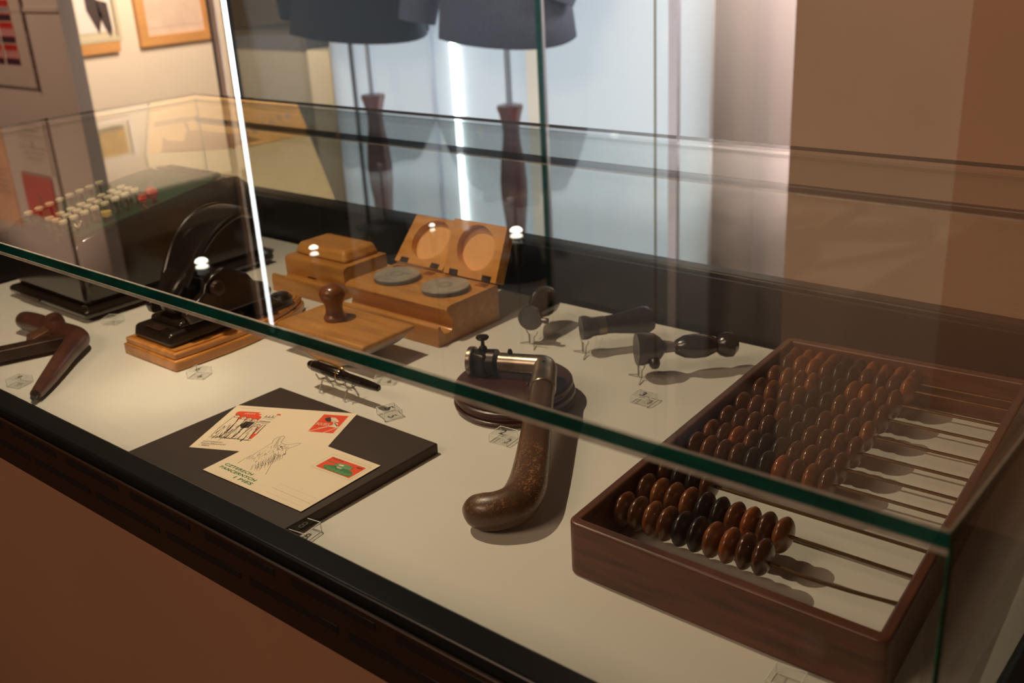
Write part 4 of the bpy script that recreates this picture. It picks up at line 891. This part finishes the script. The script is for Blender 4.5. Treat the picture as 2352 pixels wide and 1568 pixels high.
# ---------------------------------------------------------------- adding machine
am_ = thing('adding_machine', 'dark enamelled adding machine with cream keys at the left end', 'adding machine', (-1.52, .83, 0))
for x in (-1.625, -1.430):
    for y in (.685, .985): obj('rubber_foot', lathe(BM(), [(.009, 0.0003), (.010, .004), (.009, .0068)], Matrix.Translation((x, y, 0)), 14), 'ink', am_, world=True)
obj('base_plate', hexa(BM(), [(-1.645, .664, .0062), (-1.402, .664, .0062), (-1.402, 1.010, .0062), (-1.645, 1.010, .0062)], [(-1.645, .664, .0200), (-1.402, .664, .0200), (-1.402, 1.010, .0200), (-1.645, 1.010, .0200)]), 'machine', am_, world=True, bevel=.008, seg=4)
bp = [(.676, .020), (.676, .098), (.681, .112), (.694, .121), (.757, .133), (.824, .1425), (.889, .152), (.947, .158), (.975, .155), (.996, .138), (1.000, .118), (1.000, .020)]
obj('body', profile_x(BM(), bp[::-1], -1.634, -1.4165), 'machine', am_, world=True, bevel=.009, seg=5)
obj('front_strip', box(BM(), -1.600, -1.540, .6615, .6640, .0110, .0150), 'worn_iron', am_, world=True)
obj('corner_chrome', box(BM(), -1.4270, -1.4165, .6735, .6775, .0195, .0225), 'steel', am_, world=True)
def topz(y): return .1225 + (y - .694) * (.0365 / .253)
obj('keyboard_plate', hexa(BM(), [(-1.600, .694, topz(.694)), (-1.424, .694, topz(.694)), (-1.424, .930, topz(.930)), (-1.612, .930, topz(.930))], [(-1.612, .694, topz(.694) + .0022), (-1.424, .694, topz(.694) + .0022), (-1.424, .930, topz(.930) + .0022), (-1.612, .930, topz(.930) + .0022)]), 'plate_green', am_, world=True, label='green keyboard plate')
kb = bpy.data.meshes.new('key'); b = lathe(BM(), [(0, -.0032), (.0062, -.0032), (.0068, -.0010), (.0068, .0008), (.0058, .0016), (.0050, .0011), (0, .0009)], None, 22); bmesh.ops.recalc_face_normals(b, faces=b.faces); b.to_mesh(kb); b.free()
for f in kb.polygons: f.use_smooth = True
kb.set_sharp_from_angle(angle=.6); kb.materials.append(M['key_cream'])
ks = bpy.data.meshes.new('key_stem'); b = box(BM(), -.0012, .0012, -.0022, .0022, -.022, -.003); b.to_mesh(ks); b.free(); ks.materials.append(M['blackened'])
for x in (-1.546, -1.481, -1.4615, -1.4420):
    for r_ in range(8):
        y = .676 + r_ * .0172 + .004; z = .1475 + r_ * .0030
        o_ = bpy.data.objects.new('key', kb); C.objects.link(o_); o_.parent = am_; o_.location = Vector((x, y, z)) - am_.location; o_.rotation_euler.x = .1
        s_ = bpy.data.objects.new('key_stem', ks); C.objects.link(s_); s_.parent = o_
yk = obj('function_key', lathe(BM(), [(0, -.006), (.0072, -.006), (.0080, -.002), (.0080, .002), (0, .0025)], Matrix.Translation((-1.432, .743, .1475)), 20), 'key_yellow', am_, world=True, label='larger yellow key')
obj('key_stem', rodz(BM(), (-1.432, .743, .128), (-1.432, .743, .142), .0025, 8), 'steel', yk, world=True)
for (x, y, z, r_) in ((-1.4270, .8020, .1560, .0080), (-1.4330, .8220, .1600, .0105)):
    k_ = obj('lever_knob', lathe(BM(), [(0, -r_), (r_ * .7, -r_ * .7), (r_, 0), (r_ * .7, r_ * .7), (0, r_)], Matrix.Translation((x, y, z)), 20), 'key_red', am_, world=True, label='round red knob')
    obj('knob_arm', rodz(BM(), (x, y, z - r_), (x + .002, y + .006, .140), .003, 8), 'steel', k_, world=True)
for x, y in ((-1.432, .695), (-1.447, .705)):
    obj('small_lever', tube(BM(), smooth_path([(x - .008, y, .140, .0016), (x - .003, y, .137, .0016), (x + .004, y, .138, .0016), (x + .008, y, .142, .0016)], 4), 8), 'key_cream', am_, world=True)
obj('number_window', box(BM(), -1.600, -1.440, .935, .945, .158, .1605), 'ink', am_, world=True)
for k in range(8): obj('dial_wheel', lathe(BM(), [(.010, -.004), (.010, .004)], Matrix.Translation((-1.585 + k * .018, .955, .153)) @ Matrix.Rotation(PI / 2, 4, 'Y'), 16), 'blackened', am_, world=True)
